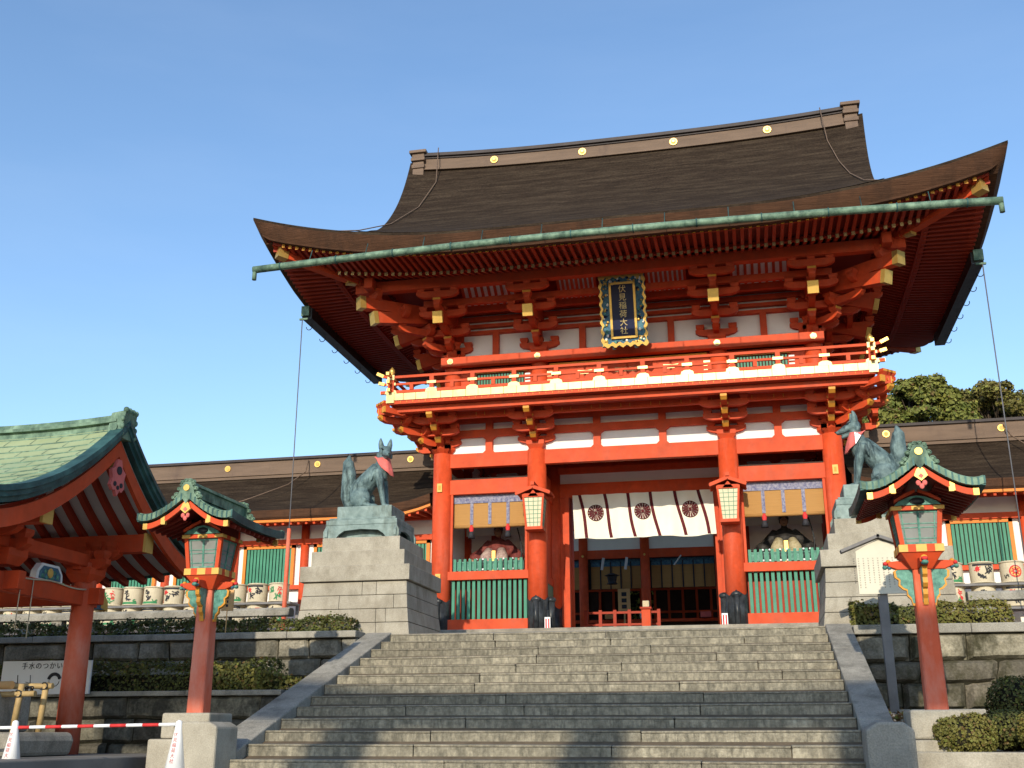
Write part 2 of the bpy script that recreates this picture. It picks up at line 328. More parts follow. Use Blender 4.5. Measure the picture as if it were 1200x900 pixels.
# main roof skin
m = MB()
def sheet(mb, xs, ys, fz, mi=0, flip=False):
    k = len(mb.v); nx = len(xs); ny = len(ys)
    for y in ys:
        for x in xs: mb.v.append((x, y, fz(x, y)))
    for j in range(ny - 1):
        for i in range(nx - 1):
            mb.f.append([k + j * nx + i, k + j * nx + i + 1, k + (j + 1) * nx + i + 1, k + (j + 1) * nx + i]); mb.m.append(mi); mb.sm.append(True)
xs_mid = fr(-VX, VX, 40)
vflare = lambda x, y: .10 * max(0, (abs(x) - 5.6) / 1.45) ** 2 * smoothstep((min(y - EY0, EY1 - y) - 2.2) / 2)
for sgn in (1, -1):
    ys = [CY - sgn * t for t in fr(6.5, 0, 26)]
    k0 = len(m.v); sheet(m, xs_mid, ys, lambda x, y: zroof(x, y, False) + vflare(x, y))
    for i in range(k0, len(m.v)): X_, Y_, Z_ = m.v[i]; m.v[i] = (X_ * vx(Y_) / VX, Y_, Z_)
for s in (-1, 1):   # hipped ends outside the verge
    xs = [s * t for t in fr(5.9, EX, 22)]; ys = fr(EY0, EY1, 60)
    def fz(x, y):
        z = zroof(x, y, True)
        return z - (.04 if abs(x) < 6.7 else 0)
    sheet(m, xs, ys, fz)
m.build('bark_roof', BARK, G)
# gable end triangle under the verge and verge thickness
m = MB()
for s in (-1, 1):
    ys = fr(EY0 + 2.3, EY1 - 2.3, 40)
    top = [zroof(VX, y, False) + vflare(VX, y) for y in ys]
    for i in range(40):
        a, b = ys[i], ys[i + 1]
        m.add([(s * vx(a), a, top[i]), (s * vx(b), b, top[i + 1]), (s * (vx(b) - .06), b, top[i + 1] - .34), (s * (vx(a) - .06), a, top[i] - .34)], [(0, 1, 2, 3)], 0, True)
        m.add([(s * (vx(a) - .06), a, top[i] - .34), (s * (vx(b) - .06), b, top[i + 1] - .34), (s * (vx(b) - .7), b, top[i + 1] - .38), (s * (vx(a) - .7), a, top[i] - .38)], [(0, 1, 2, 3)], 0, True)
m.build('verge', BARKE, G)
m = MB()
for s in (-1, 1):
    ys = fr(EY0 + 3.0, EY1 - 3.0, 20)
    for i in range(20):
        a, b = ys[i], ys[i + 1]
        m.add([(s * 6.4, a, 11.5), (s * 6.4, b, 11.5), (s * 6.4, b, zroof(0, b, False) - .36), (s * 6.4, a, zroof(0, a, False) - .36)], [(0, 1, 2, 3)])
m.build('gable_wall', REDD, G)
# thick eave edge
FT = .43
def ring(inset, dz, nseg=48):
    P = []
    def p(x, y):
        return (x, y)
    X, Y0, Y1 = EX, EY0, EY1
    base = [(x, Y0) for x in fr(-X, X, nseg)][:-1] + [(X, y) for y in fr(Y0, Y1, 32)][:-1] + [(x, Y1) for x in fr(X, -X, nseg)][:-1] + [(-X, y) for y in fr(Y1, Y0, 32)][:-1]
    out = []
    for x, y in base:
        xi = max(-X + inset, min(X - inset, x)); yi = max(Y0 + inset, min(Y1 - inset, y))
        out.append((xi, yi, 10.48 + lift(x, y) + dz + (.014 * noise.noise(Vector((x * 2.2, y * 2.2, dz * 9))) if dz < -.01 else 0)))
    return out
m = MB(); m.loft([ring(0, 0), ring(.0, -.07)], 1, False, False); m.loft([ring(.0, -.07), ring(.08, -FT * .6), ring(.2, -FT)], 0, True, False); m.loft([ring(.2, -FT), ring(.22, -FT - .045)], 0, False, False); m.loft([ring(.22, -FT - .045), ring(.45, -FT - .03)], 0, False, False)
m.build('eave_edge', [BARKE, BARK, ORNG], G)
# soffit boards
def hs(d): return 10.09 + (d - .3) * .075 if d < 1.7 else 10.18 + (d - 1.7) * .35
def zs(x, y, d): return hs(d) + lift(x, y) * max(0, 1 - d / 4.6)
m = MB()
NS = 16
def sring(ins):
    X, Y0, Y1 = EX, EY0, EY1; n1, n2 = 48, 32
    out = []
    for (x, y) in [(x, Y0) for x in fr(-X, X, n1)][:-1] + [(X, y) for y in fr(Y0, Y1, n2)][:-1] + [(x, Y1) for x in fr(X, -X, n1)][:-1] + [(-X, y) for y in fr(Y1, Y0, n2)][:-1]:
        xi = max(-X + ins, min(X - ins, x)); yi = max(Y0 + ins, min(Y1 - ins, y))
        out.append((xi, yi, zs(x, y, ins)))
    return out
m.loft([sring(d) for d in (.3, .6, 1., 1.4, 1.69)], 0, True, False); m.loft([sring(1.69), sring(1.71)], 0, False, False); m.loft([sring(d) for d in (1.71, 2.3, 3, 3.7, 4.4)], 0, True, False)
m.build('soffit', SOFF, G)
# kayaoi battens at both rafter ends
m = MB(); m.loft([sring(.42), [(x, y, z - .07) for x, y, z in sring(.42)], [(x, y, z - .07) for x, y, z in sring(.56)], sring(.56)], 0, False, False)
m.loft([[(x, y, z - .02) for x, y, z in sring(1.62)], [(x, y, z - .115) for x, y, z in sring(1.62)], [(x, y, z - .115) for x, y, z in sring(1.78)], [(x, y, z) for x, y, z in sring(1.78)]], 0, False, False)
m.build('rafter_batten', REDD, G)
# rafters
def rafter_pts(t, side, d0, d1, wd, ht, drop):
    """rafter running inward from eave distance d0 to d1 at position t along the eave"""
    out = []
    for dz in (-ht, 0):
        for d, sg in ((d0, -1), (d0, 1), (d1, 1), (d1, -1)):
            if side in 'fb':
                y = EY0 + d if side == 'f' else EY1 - d; x = t + sg * wd / 2
                z = zs(t, EY0, d) - drop + dz
            else:
                x = EX - d if side == 'r' else -EX + d; y = t + sg * wd / 2
                z = zs(EX, t, d) - drop + dz
            out.append((x, y, z))
    return out
SP = .196
def add_rafter(mb, t, side, d0, d1, wd=.085, ht=.10, drop=.012):
    P8 = rafter_pts(t, side, d0, d1, wd, ht, drop); mb.hexa(P8, 0)
    n = {'f': (0, -.006, 0), 'b': (0, .006, 0), 'l': (-.006, 0, 0), 'r': (.006, 0, 0)}[side]
    q = [Vector(P8[i]) + Vector(n) for i in (0, 1, 5, 4)]; mb.add(q, [(0, 1, 2, 3)], 1)
n = 0
fly = MB(); sidem = MB(); backm = MB()
for i in range(-46, 47):
    t = i * SP
    if abs(t) > 9.0: continue
    hipd = EX - abs(t)
    m = MB(); d1 = min(4.3, hipd)
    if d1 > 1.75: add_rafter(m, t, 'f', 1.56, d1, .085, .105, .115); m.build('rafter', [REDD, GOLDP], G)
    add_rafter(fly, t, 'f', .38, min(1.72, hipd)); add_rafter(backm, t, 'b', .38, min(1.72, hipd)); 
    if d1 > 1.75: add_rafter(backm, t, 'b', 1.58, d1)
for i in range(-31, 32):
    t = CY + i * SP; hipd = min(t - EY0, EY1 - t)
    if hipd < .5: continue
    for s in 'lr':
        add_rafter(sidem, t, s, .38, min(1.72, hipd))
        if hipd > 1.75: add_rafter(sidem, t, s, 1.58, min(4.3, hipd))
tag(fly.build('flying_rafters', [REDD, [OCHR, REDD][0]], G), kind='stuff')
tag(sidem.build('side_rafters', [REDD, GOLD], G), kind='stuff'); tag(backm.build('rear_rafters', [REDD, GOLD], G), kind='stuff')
for sx in (-1, 1):
    for sy, Y in ((1, EY0), (-1, EY1)):
        m = MB(); a = Vector((sx * (EX - 4.3), Y + sy * 4.3, 10.95)); b = Vector((sx * (EX - .55), Y + sy * .55, 10.62))
        c = a.lerp(b, .55); c.z = 10.33
        m.beam(a, c, .24, .3); m.beam(c, b, .24, .28); d = (b - c).normalized()
        m.beam(b - d * .25, b + d * .03, .27, .31, 1); m.beam(c - d * .1, c + d * .35 - Vector((0, 0, .12)), .2, .2, 1); m.build('hip_rafter', [RED, GOLD], G)
# ridge
def rz(x): return 16.30 + .19 * (abs(x) / 6.6) ** 2.6
def ridge_layer(mb, hw, z0, z1, mi, X=6.9):
    xs = fr(-X, X, 36); rings = []
    for x in xs: rings.append([(x, CY - hw, rz(x) + z0), (x, CY + hw, rz(x) + z0), (x, CY + hw, rz(x) + z1), (x, CY - hw, rz(x) + z1)])
    mb.loft(rings, mi, False)
m = MB(); ridge_layer(m, .25, -.8, -.60, 2); ridge_layer(m, .37, -.60, -.535, 0); ridge_layer(m, .31, -.535, -.18, 0); ridge_layer(m, .35, -.18, -.12, 1); ridge_layer(m, .42, -.12, 0, 1)
m.build('ridge', [RIDGE, RIDGED, BARK], G, bevel=.01)
for x in (-4.33, -1.42, 1.49, 4.39):
    m = MB(); m.disc((x, CY - .31, rz(x) - .355), .12, .035); m.disc((x, CY - .345, rz(x) - .355), .08, .02, mi=1); m.disc((x, CY - .365, rz(x) - .355), .045, .02)
    m.build('ridge_crest', [GOLD, YEL], G)
for s in (-1, 1):
    m = MB(); x = s * 6.9
    for z0, z1, hx, hy in ((-1.35, -.5, .19, .42), (-.5, -.36, .22, .46), (-.36, -.24, .19, .42), (-.24, -.12, .24, .5), (-.12, .03, .21, .46), (.03, .14, .29, .54)):
        m.cbox(x, CY, 16.44 + (z0 + z1) / 2, hx * 2, hy * 2, z1 - z0)
    m.build('ridge_end_ornament', RIDGE, G, bevel=.02)
# conductor cable on the roof
for pts in ([(-6.2, CY - .46, 16.6), (-6.15, 1.5, 15.2), (-6.3, .2, 0), (-6.7, -1.2, 0), (-7.3, -2.2, 0), (-7.8, -2.7, 0)], [(6.0, CY - .46, 16.5), (6.1, 1.5, 15.1), (6.25, .4, 0), (6.4, -.6, 0), (6.6, -1.7, 0), (6.9, -2.6, 0)]):
    m = MB(); q = [(x, y, z if z > 16 else zroof(x, y, False) + .05 if abs(x) < VX else zroof(x, y, True) + .05) for x, y, z in pts]; m.tube(q, .017, 5); m.build('conductor_cable', RIDGE, G)
# gutters
def tubebox(mb, pts, mi=0): mb.tube(pts, .085, 8, mi)
m = MB(); gx = fr(-9.28, 9.18, 24)
gp = [(x, -4.55, 9.74 + .17 * (1 - (x / 9.2) ** 2)) for x in gx]
m.tube(gp, .095, 10)
for i in range(1, 24, 2): x = gp[i][0]; m.tube([(x - .015, -4.55, gp[i][2]), (x + .015, -4.55, gp[i][2])], .115, 10, 1)
for i in range(2, 24, 2): m.tube([gp[i], (gp[i][0], -4.35, gp[i][2] + .45)], .012, 5, 1)
m.tube([(-9.24, -4.55, 9.72), (-9.24, -4.55, 9.45)], .06, 8); m.tube([(9.14, -4.55, 9.72), (9.14, -4.55, 9.45)], .06, 8)
m.build('front_gutter', [PATINA, PATDARK], G)
for s in (-1, 1):
    m = MB(); m.beam((s * 9.27, -.95, 9.9), (s * 9.27, 5.45, 9.9), .3, .34, 0)
    m.cbox(s * 9.3, -1.0, 9.95, .24, .08, .3, 1); m.cbox(s * 9.32, -1.05, 9.68, .26, .06, .05, 1)
    for i in range(6):
        y = -.4 + i * 1.05; c = (s * 9.42, y, 9.72)
        m.tube([(c[0] + .09 * math.cos(a), y, c[2] - .03 + .1 * math.sin(a)) for a in fr(-math.pi, .3, 8)], .012, 5)
        m.beam((s * 9.27, y, 10.0), (s * 9.27, y, 10.3), .03, .03)
    m.build('side_gutter', [BLACK, PATINA], G)  # black puts the sunless gutter's shade into its colour

# ---- upper storey body
UX = (-5.05, -2.5, 2.5, 5.05); UY = (.05, 2.3, 4.55)
for x in UX:
    for y in UY:
        if y == 2.3 and abs(x) < 3: continue
        m = MB(); m.cyl(x, y, 6.95, 8.2, .245, n=20); m.build('upper_column', RED, G)
m = MB(); m.box(-5.05, 5.05, .1, .12, 8.3, 9.95); m.box(-5.05, 5.05, 4.48, 4.5, 8.3, 9.95); m.box(-5.0, -4.98, .1, 4.5, 8.3, 9.95); m.box(4.98, 5.0, .1, 4.5, 8.3, 9.95); m.build('upper_plaster', WHITE, G)
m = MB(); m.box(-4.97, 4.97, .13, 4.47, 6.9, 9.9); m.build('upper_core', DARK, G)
m = MB()   # head nageshi (projects past the corners)
for y0, y1 in ((-.33, -.1), (4.7, 4.93)): m.box(-5.33, 5.33, y0, y1, 8.15, 8.42)
for x0, x1 in ((-5.3, -5.12), (5.12, 5.3)): m.box(x0, x1, -.1, 4.7, 8.17, 8.40)
m.build('upper_tie_beam', RED, G, bevel=.01)
for x in UX:
    m = MB(); m.disc((x, -.331, 8.29), .095, .02, 6); m.disc((x, -.352, 8.29), .05, .02, 10, 1); m.disc((x, -.374, 8.29), .02, .01, 8, 0); m.build('nail_cover', [GOLDP, GOLD], G)
m = MB()
for y0, y1 in ((-.05, .095), (4.505, 4.6)):
    for z0, z1 in ((8.42, 8.52), (9.18, 9.28), (9.38, 9.48), (9.58, 9.72), (9.8, 9.95)): m.box(-5.2, 5.2, y0, y1, z0, z1)
    for x in (-3.78, 3.78, -1.25, 1.25): m.box(x - .09, x + .09, y0 - .01, y1 + .01, 8.52, 9.18)
for s in (-1, 1):
    for z0, z1 in ((8.42, 8.52), (9.18, 9.28), (9.38, 9.48), (9.58, 9.72), (9.8, 9.95)): m.box(s * 5.075 - .07, s * 5.075 + .07, .1, 4.5, z0, z1)
m.build('upper_rail', RED, G)
# upper walls between columns: doors and lattice windows
m = MB()
m.box(-2.3, 2.3, .02, .1, 7.0, 8.15)
for xa, xb in ((-4.82, -2.72), (2.72, 4.82)): m.box(xa, xb, .02, .1, 7.0, 8.15)
for yb in (.3, 2.5):
    for s in (-1, 1): m.box(s * 5.05 - .04, s * 5.05 + .04, yb, yb + 1.85, 7.0, 8.15)
m.build('upper_panel', RED, G)
for sg in (-1, 1):
    m = MB(); x0, x1 = (2.95, 4.35) if sg > 0 else (-4.35, -2.95)
    m.box(x0, x1, -.02, .018, 7.3, 7.95, 0)
    k = x0 + .06
    while k < x1 - .04: m.box(k, k + .045, -.045, -.021, 7.33, 7.92, 1); k += .085
    m.box(x0 - .08, x1 + .08, -.07, -.0, 7.96, 8.06, 2); m.box(x0 - .08, x1 + .08, -.06, 0, 7.2, 7.29, 3)
    for xx in (x0 - .17, x1 + .03):
        for z in (7.3, 7.52, 7.74): m.box(xx, xx + .15, -.03, .015, z, z + .16, 4)
    m.build('lattice_window', [DARK, GREEN, OCHR, RED, WHITE], G)
m = MB()
for x in (-1.8, -.6, .6, 1.8): m.box(x - .57, x + .57, -.03, .018, 7.05, 8.0, 0)
m.box(-2.2, 2.2, -.07, -.0, 8.03, 8.12, 1)
for x in (-2.35, 2.1):
    for z in (7.25, 7.5, 7.75): m.box(x, x + .22, -.045, -.031, z, z + .15, 2)
for x in (-1.2, -.15, .15, 1.2):
    for z in (7.3, 7.75): m.prism([(x - .2, z), (x + .1, z), (x + .22, z + .12), (x + .05, z + .1), (x - .2, z + .12)], 'y', -.05, -.031, 2)
m.build('upper_door', [RED, OCHR, GOLDP], G)

# ---- bracket sets
def bracket(mb, steps, rise, run, arm, sc=1., nose=True, tail=None):
    """bracket set facing -Y from a column head at the origin"""
    a = .25 * sc
    mb.hexa([(-a * .68, -a * .68, 0), (a * .68, -a * .68, 0), (a * .68, a * .68, 0), (-a * .68, a * .68, 0), (-a, -a, .13), (a, -a, .13), (a, a, .13), (-a, a, .13)])
    mb.box(-a, a, -a, a, .13, .24)
    def crossarm(y, z, L, h=.19, wv=.15):
        p = [(-L / 2, z + h), (-L / 2, z + h * .55), (-L / 2 + .1, z + h * .2), (-L / 2 + .26, z), (L / 2 - .26, z), (L / 2 - .1, z + h * .2), (L / 2, z + h * .55), (L / 2, z + h)]
        mb.prism(p, 'y', y - wv / 2, y + wv / 2)
    def masu(x, y, z, c=0):
        b = .115 * sc
        mb.hexa([(x - b * .7, y - b * .7, z), (x + b * .7, y - b * .7, z), (x + b * .7, y + b * .7, z), (x - b * .7, y + b * .7, z), (x - b, y - b, z + .07), (x + b, y - b, z + .07), (x + b, y + b, z + .07), (x - b, y + b, z + .07)])
        mb.box(x - b, x + b, y - b, y + b, z + .07, z + .14)
        if c: mb.box(x - b * .95, x + b * .95, y - b - .004, y - b + .01, z + .075, z + .135, 1)
    z = .2
    for i in range(steps):
        y1 = -run * (i + 1)
        p = [(.3, z), (y1 + .1, z), (y1 - .04, z + .05), (y1 - .13, z + .12), (y1 - .13, z + .19), (.3, z + .19)]
        mb.prism(p, 'x', -.08 * sc, .08 * sc)
        if nose: mb.prism([(y1 - .135, z + .125), (y1 - .135, z + .187), (y1 - .045, z + .187), (y1 - .045, z + .056)], 'x', -.083 * sc, .083 * sc, 1); mb.prism([(y1 - .13, z + .12), (y1 - .137, z + .12), (y1 - .05, z + .045), (y1 - .0, z + .045)], 'x', -.078 * sc, .078 * sc, 1)
        L = arm + .12 * i; crossarm(-run * i, z + .002, L)
        for x in (-L / 2 + .13, 0, L / 2 - .13): masu(x, -run * i, z + .192)
        masu(0, y1, z + .195, 1)
        z += rise
    L = arm * 1.05; crossarm(-run * steps, z, L)
    for x in (-L / 2 + .13, 0, L / 2 - .13): masu(x, -run * steps, z + .19, 1)
    if tail:
        (ya, za), (yb, zb), tw = tail
        mb.beam((0, ya, za), (0, yb, zb), tw, tw * 1.2)
        d = (Vector((0, yb, zb)) - Vector((0, ya, za))).normalized(); e = Vector((0, yb, zb))
        mb.beam(e - d * .12, e + d * .012, tw + .03, tw * 1.2 + .03, 2)
def place_bracket(x, y, z, ang, name='bracket_set', **kw):
    m = MB(); bracket(m, **kw); m.xform(Matrix.Translation((x, y, z)) @ Matrix.Rotation(ang, 4, 'Z')); return m.build(name, [RED, OCHR, GOLD], G)
LOW = dict(steps=3, rise=.235, run=.46, arm=1.05)
UPP = dict(steps=3, rise=.36, run=.6, arm=1.15, nose=False, tail=((0.2, 1.25), (-1.78, .72), .25))
DIAGL = dict(steps=3, rise=.235, run=.64, arm=.5)
DIAGU = dict(steps=3, rise=.36, run=.85, arm=.5, nose=False, tail=((0.2, 1.3), (-2.62, .78), .27))
LX = (-5.3, -2.6, 2.6, 5.3)
for i, x in enumerate(LX):
    place_bracket(x, 0, 5.62, 0, **LOW); place_bracket(UX[i], .05, 8.42, 0, **UPP)
    place_bracket(x, 4.6, 5.62, math.pi, **LOW); place_bracket(UX[i], 4.55, 8.42, math.pi, **UPP)
for s in (-1, 1):
    a = -math.pi / 2 if s < 0 else math.pi / 2
    for y in (0, 2.3, 4.6):
        place_bracket(s * 5.3, y, 5.62, a, **LOW); place_bracket(s * 5.05, min(4.55, max(.05, y)), 8.42, a, **UPP)
    for y, q in ((0, 0), (4.6, 1)):
        ang = (s * math.pi / 4) if not q else (math.pi - s * math.pi / 4)
        place_bracket(s * 5.3, y, 5.62, ang, 'corner_bracket_set', **DIAGL); place_bracket(s * 5.05, y, 8.42, ang, 'corner_bracket_set', **DIAGU)
        m = MB(); v = Vector((s, -1 if not q else 1, 0)).normalized(); b0 = Vector((s * 5.05, y, 9.75)); m.beam(b0, b0 + v * 3.05 - Vector((0, 0, .18)), .26, .32); m.beam(b0 + v * 2.9 - Vector((0, 0, .17)), b0 + v * 3.07 - Vector((0, 0, .182)), .29, .35, 1); m.build('corner_tail_rafter', [RED, GOLD], G)
# purlin ring carried by the upper brackets, slatted cove
m = MB(); k = 1.86; zz = 9.95
for y in (.05 - k, 4.55 + k): m.box(-5.05 - k - .5, 5.05 + k + .5, y - .12, y + .12, zz, zz + .3)
for x in (-5.05 - k, 5.05 + k): m.box(x - .12, x + .12, .05 - k - .5, 4.55 + k + .5, zz + .005, zz + .295)
for y in (.05 - .62, .05 - 1.24, 4.6 + .62, 4.6 + 1.24): m.box(-5.6, 5.6, y - .075, y + .075, zz - .3 + abs(y + .57) * .0, zz - .12)
for x in (-5.67, 5.67, -6.29, 6.29): m.box(x - .075, x + .075, -.4, 5.0, zz - .3, zz - .12)
m.build('eave_purlin', RED, G)
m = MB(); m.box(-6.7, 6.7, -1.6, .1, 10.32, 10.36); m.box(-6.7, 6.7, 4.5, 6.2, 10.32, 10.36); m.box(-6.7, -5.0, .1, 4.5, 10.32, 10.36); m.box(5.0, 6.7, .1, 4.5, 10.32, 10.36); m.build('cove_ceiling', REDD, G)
for xa, xb in ((-4.5, -3.0), (-1.75, -.72), (.72, 1.75), (3.0, 4.5)):
    m = MB(); m.hexa([(xa, -.66, 9.83), (xb, -.66, 9.83), (xb, -.63, 9.83), (xa, -.63, 9.83), (xa, -1.2, 10.2), (xb, -1.2, 10.2), (xb, -1.17, 10.2), (xa, -1.17, 10.2)], 1)
    t = xa
    while t < xb + .01: m.beam((t, -.66, 9.81), (t, -1.22, 10.2), .075, .06, 0); t += (xb - xa) / 8
    m.build('slatted_cove', [RED, WHITE], G)

# ---- balcony
bal = MB(); bal.box(-6.28, 6.28, -1.70, 6.3, 6.66, 6.80); bal.build('balcony_floor', REDD, G)
m = MB()
for y0, y1 in ((-1.52, -1.34), (5.94, 6.12)): m.box(-6.5, 6.5, y0, y1, 6.5, 6.655)
for x0, x1 in ((-6.2, -6.0), (6.0, 6.2)): m.box(x0, x1, -1.42, 6.0, 6.45, 6.65)
for y0, y1 in ((-.9, -.78), ): m.box(-5.8, 5.8, y0, y1, 6.42, 6.6)
m.box(-5.3, 5.3, -.07, .07, 6.5, 6.65)
m.build('balcony_beam', RED, G, bevel=.008)
m = MB()
for s in (-1, 1):
    for y in (-1.52, 6.1):
        m.beam((s * 6.4, y + .1, 6.56), (s * 6.74, y + .1, 6.57), .16, .18, 0); m.beam((s * 6.74, y + .1, 6.57), (s * 6.76, y + .1, 6.57), .165, .185, 1); d_ = -1 if y < 0 else 1; m.beam((s * 6.1, y + .2 * -d_, 6.52), (s * 6.52, y + .22 * d_, 6.55), .15, .16, 0); m.beam((s * 6.5, y + .2 * d_, 6.55), (s * 6.53, y + .23 * d_, 6.55), .155, .165, 1)
m.build('balcony_beam_end', [RED, OCHR], G)
m = MB(); x = -6.3
while x < 6.29: m.box(x + .006, x + .344, -1.785, -1.705, 6.775, 6.965, 0); x += .35
for y in fr(-1.7, 6.0, 22)[:-1]:
    for s in (-1, 1): m.box(s * 6.33 - .04, s * 6.33 + .04, y + .006, y + .344, 6.775, 6.965, 0)
m.build('gilt_edge_plate', GOLDP, G)
m = MB(); m.box(-6.36, 6.36, -1.77, -1.71, 6.67, 6.77); m.box(-6.36, -6.29, -1.71, 6.3, 6.67, 6.77); m.box(6.29, 6.36, -1.71, 6.3, 6.67, 6.77); m.build('edge_moulding', RED, G)
m = MB(); x = -6.2; m.box(-6.3, 6.3, -1.776, -1.771, 6.755, 6.768, 1)
while x < 6.2: m.cbox(x, -1.776, 6.725, .012, .012, .05, 0); x += .175
m.build('gilt_nail_row', [OCHR, REDD], G)
m = MB(); x = -5.6; m.box(-5.8, 5.8, -.912, -.901, 6.56, 6.58, 1)  # gilt nails under the balcony
while x < 5.65:
    for q in (-.12, .12): m.cbox(x + q, -.905, 6.515, .016, .016, .09, 0)
    x += .8
m.build('gilt_nail_row', [OCHR, RED], G)
# railing
RP = [-6.32 + i * 12.64 / 11 for i in range(12)]
m = MB()
def rail(z, wd, ht, ext, curl=0):
    for y in (-1.70, 6.25):
        m.box(-6.32, 6.32, y - wd / 2, y + wd / 2, z - ht / 2, z + ht / 2)
        for s in (-1, 1):
            pts = [(s * (6.32 + ext * t), y, z + curl * t * t) for t in fr(0, 1, 5)]
            for a, b in zip(pts, pts[1:]): m.beam(a, b, wd, ht)
    for x in (-6.32, 6.32): m.box(x - wd / 2, x + wd / 2, -1.70 - ext * .9, 6.25, z - ht / 2 + .003, z + ht / 2 - .003)
rail(7.46, .07, .07, .42, .13); rail(7.25, .06, .06, .36, .06); rail(7.03, .09, .08, .3)
m.build('balcony_rail', RED, G)
for i, x in enumerate(RP):
    m = MB()
    for y in (-1.70, 6.25):
        m.box(x - .06, x + .06, y - .055, y + .055, 6.97, 7.42, 0); m.box(x - .13, x + .13, y - .065, y + .065, 7.213, 7.287, 1)
        m.prism([(x - .17, 6.97), (x + .17, 6.97), (x + .15, 7.05), (x + .07, 7.09), (x - .07, 7.09), (x - .15, 7.05)], 'y', y - .075, y + .075, 1)
    if i in (0, 11):
        m.box(x - .085, x + .085, -1.78, -1.62, 6.72, 7.5, 0); m.box(x - .11, x + .11, -1.815, -1.6, 6.70, 7.0, 1); m.box(x - .1, x + .1, -1.8, -1.6, 7.36, 7.5, 1)
        m.tube([(x, -1.7, 7.5), (x, -1.7, 7.55), (x, -1.7, 7.6), (x, -1.7, 7.67), (x, -1.7, 7.76)], [.07, .045, .085, .075, .01], 12, 2)
        s = -1 if x < 0 else 1
        for z, e, c in ((7.46, .42, .13), (7.25, .36, .06), (7.03, .3, 0)):
            m.beam((x + s * e * .55, -1.7, z + c * .3), (x + s * e * 1.02, -1.7, z + c * 1.03), .085, .085, 2)
            m.beam((x, -1.7 - e * .5, z), (x, -1.7 - e * .93, z), .085, .085, 2)
    m.build('railing_post', [RED, GOLDP, GOLD], G)
for i in range(11):
    x = (RP[i] + RP[i + 1]) / 2; m = MB(); m.box(x - .05, x + .05, -1.745, -1.655, 7.06, 7.24); m.build('railing_strut', RED, G)

# ---- lower storey
for x in LX:
    for y in (0, 2.3, 4.6):
        m = MB(); m.cyl(x, y, .6, 5.62, .275, .262, 32); c = m.build('column', REDC, G)
        if y > 3: continue
        s_ = MB(); rings = []
        N = 48
        for zt in (0, 1):
            rings.append([(x + (.287 - .004 * zt) * math.cos(2 * math.pi * k / N), y + (.287 - .004 * zt) * math.sin(2 * math.pi * k / N), .6 if not zt else 1.38 + .2 * abs(math.cos(2 * (2 * math.pi * k / N))) ** .6 + (.04 if k % 12 == 0 else 0)) for k in range(N)])
        s_.loft(rings, 0, True); s_.tube([(x, y - .292, .62), (x, y - .292, 1.5)], [.075, .075], 8, 1); s_.ball((x, y - .27, 1.5), (.13, .05, .09), 1, 10, 6)
        s_.build('metal_shoe', [BLACK, BLACK], c)
for x, zz_ in ((-5.3, 4.62), (5.3, 4.62), (-5.3, 2.12)):
    m = MB(); m.box(x - .07, x + .07, -.305, -.25, zz_ - .12, zz_ + .12, 0); m.box(x - .03, x + .03, -.312, -.306, zz_ - .06, zz_ + .06, 1); m.build('gilt_column_plate', [YEL, OCHR], G)
m = MB()
for y in (0, 4.6): m.box(-5.3, 5.3, y - .1, y + .1, 5.21, 5.61)
for x in (-5.3, 5.3): m.box(x - .09, x + .09, .1, 4.5, 5.22, 5.6)
m.build('head_tie_beam', RED, G, bevel=.008)
m = MB()
for y in (0, 4.6):
    m.box(-5.3, 5.3, y - .085, y + .085, 6.085, 6.29); m.box(-5.3, 5.3, y - .08, y + .08, 6.73, 6.8) if y else None
    for x in (-3.95, 3.95, -.9, .9):
        m.prism([(x - .17, 5.61), (x + .17, 5.61), (x + .1, 5.68), (x + .1, 6.0), (x + .2, 6.085), (x - .2, 6.085), (x - .1, 6.0), (x - .1, 5.68)], 'y', y - .09, y + .09)
        m.box(x - .1, x + .1, y - .09, y + .09, 6.29, 6.72)
for x in (-5.3, 5.3): m.box(x - .08, x + .08, .1, 4.5, 6.09, 6.28)
m.build('frieze_rail', RED, G)
m = MB()
for y in (.06, 4.54): m.box(-5.2, 5.2, y - .01, y + .01, 5.6, 6.75)
for x in (-5.25, 5.25): m.box(x - .01, x + .01, .06, 4.54, 5.6, 6.75)
m.build('frieze_plaster', WHITE, G)
m = MB(); m.box(-5.2, 5.2, .1, 4.5, 6.4, 6.44); m.build('gate_ceiling', REDD, G)
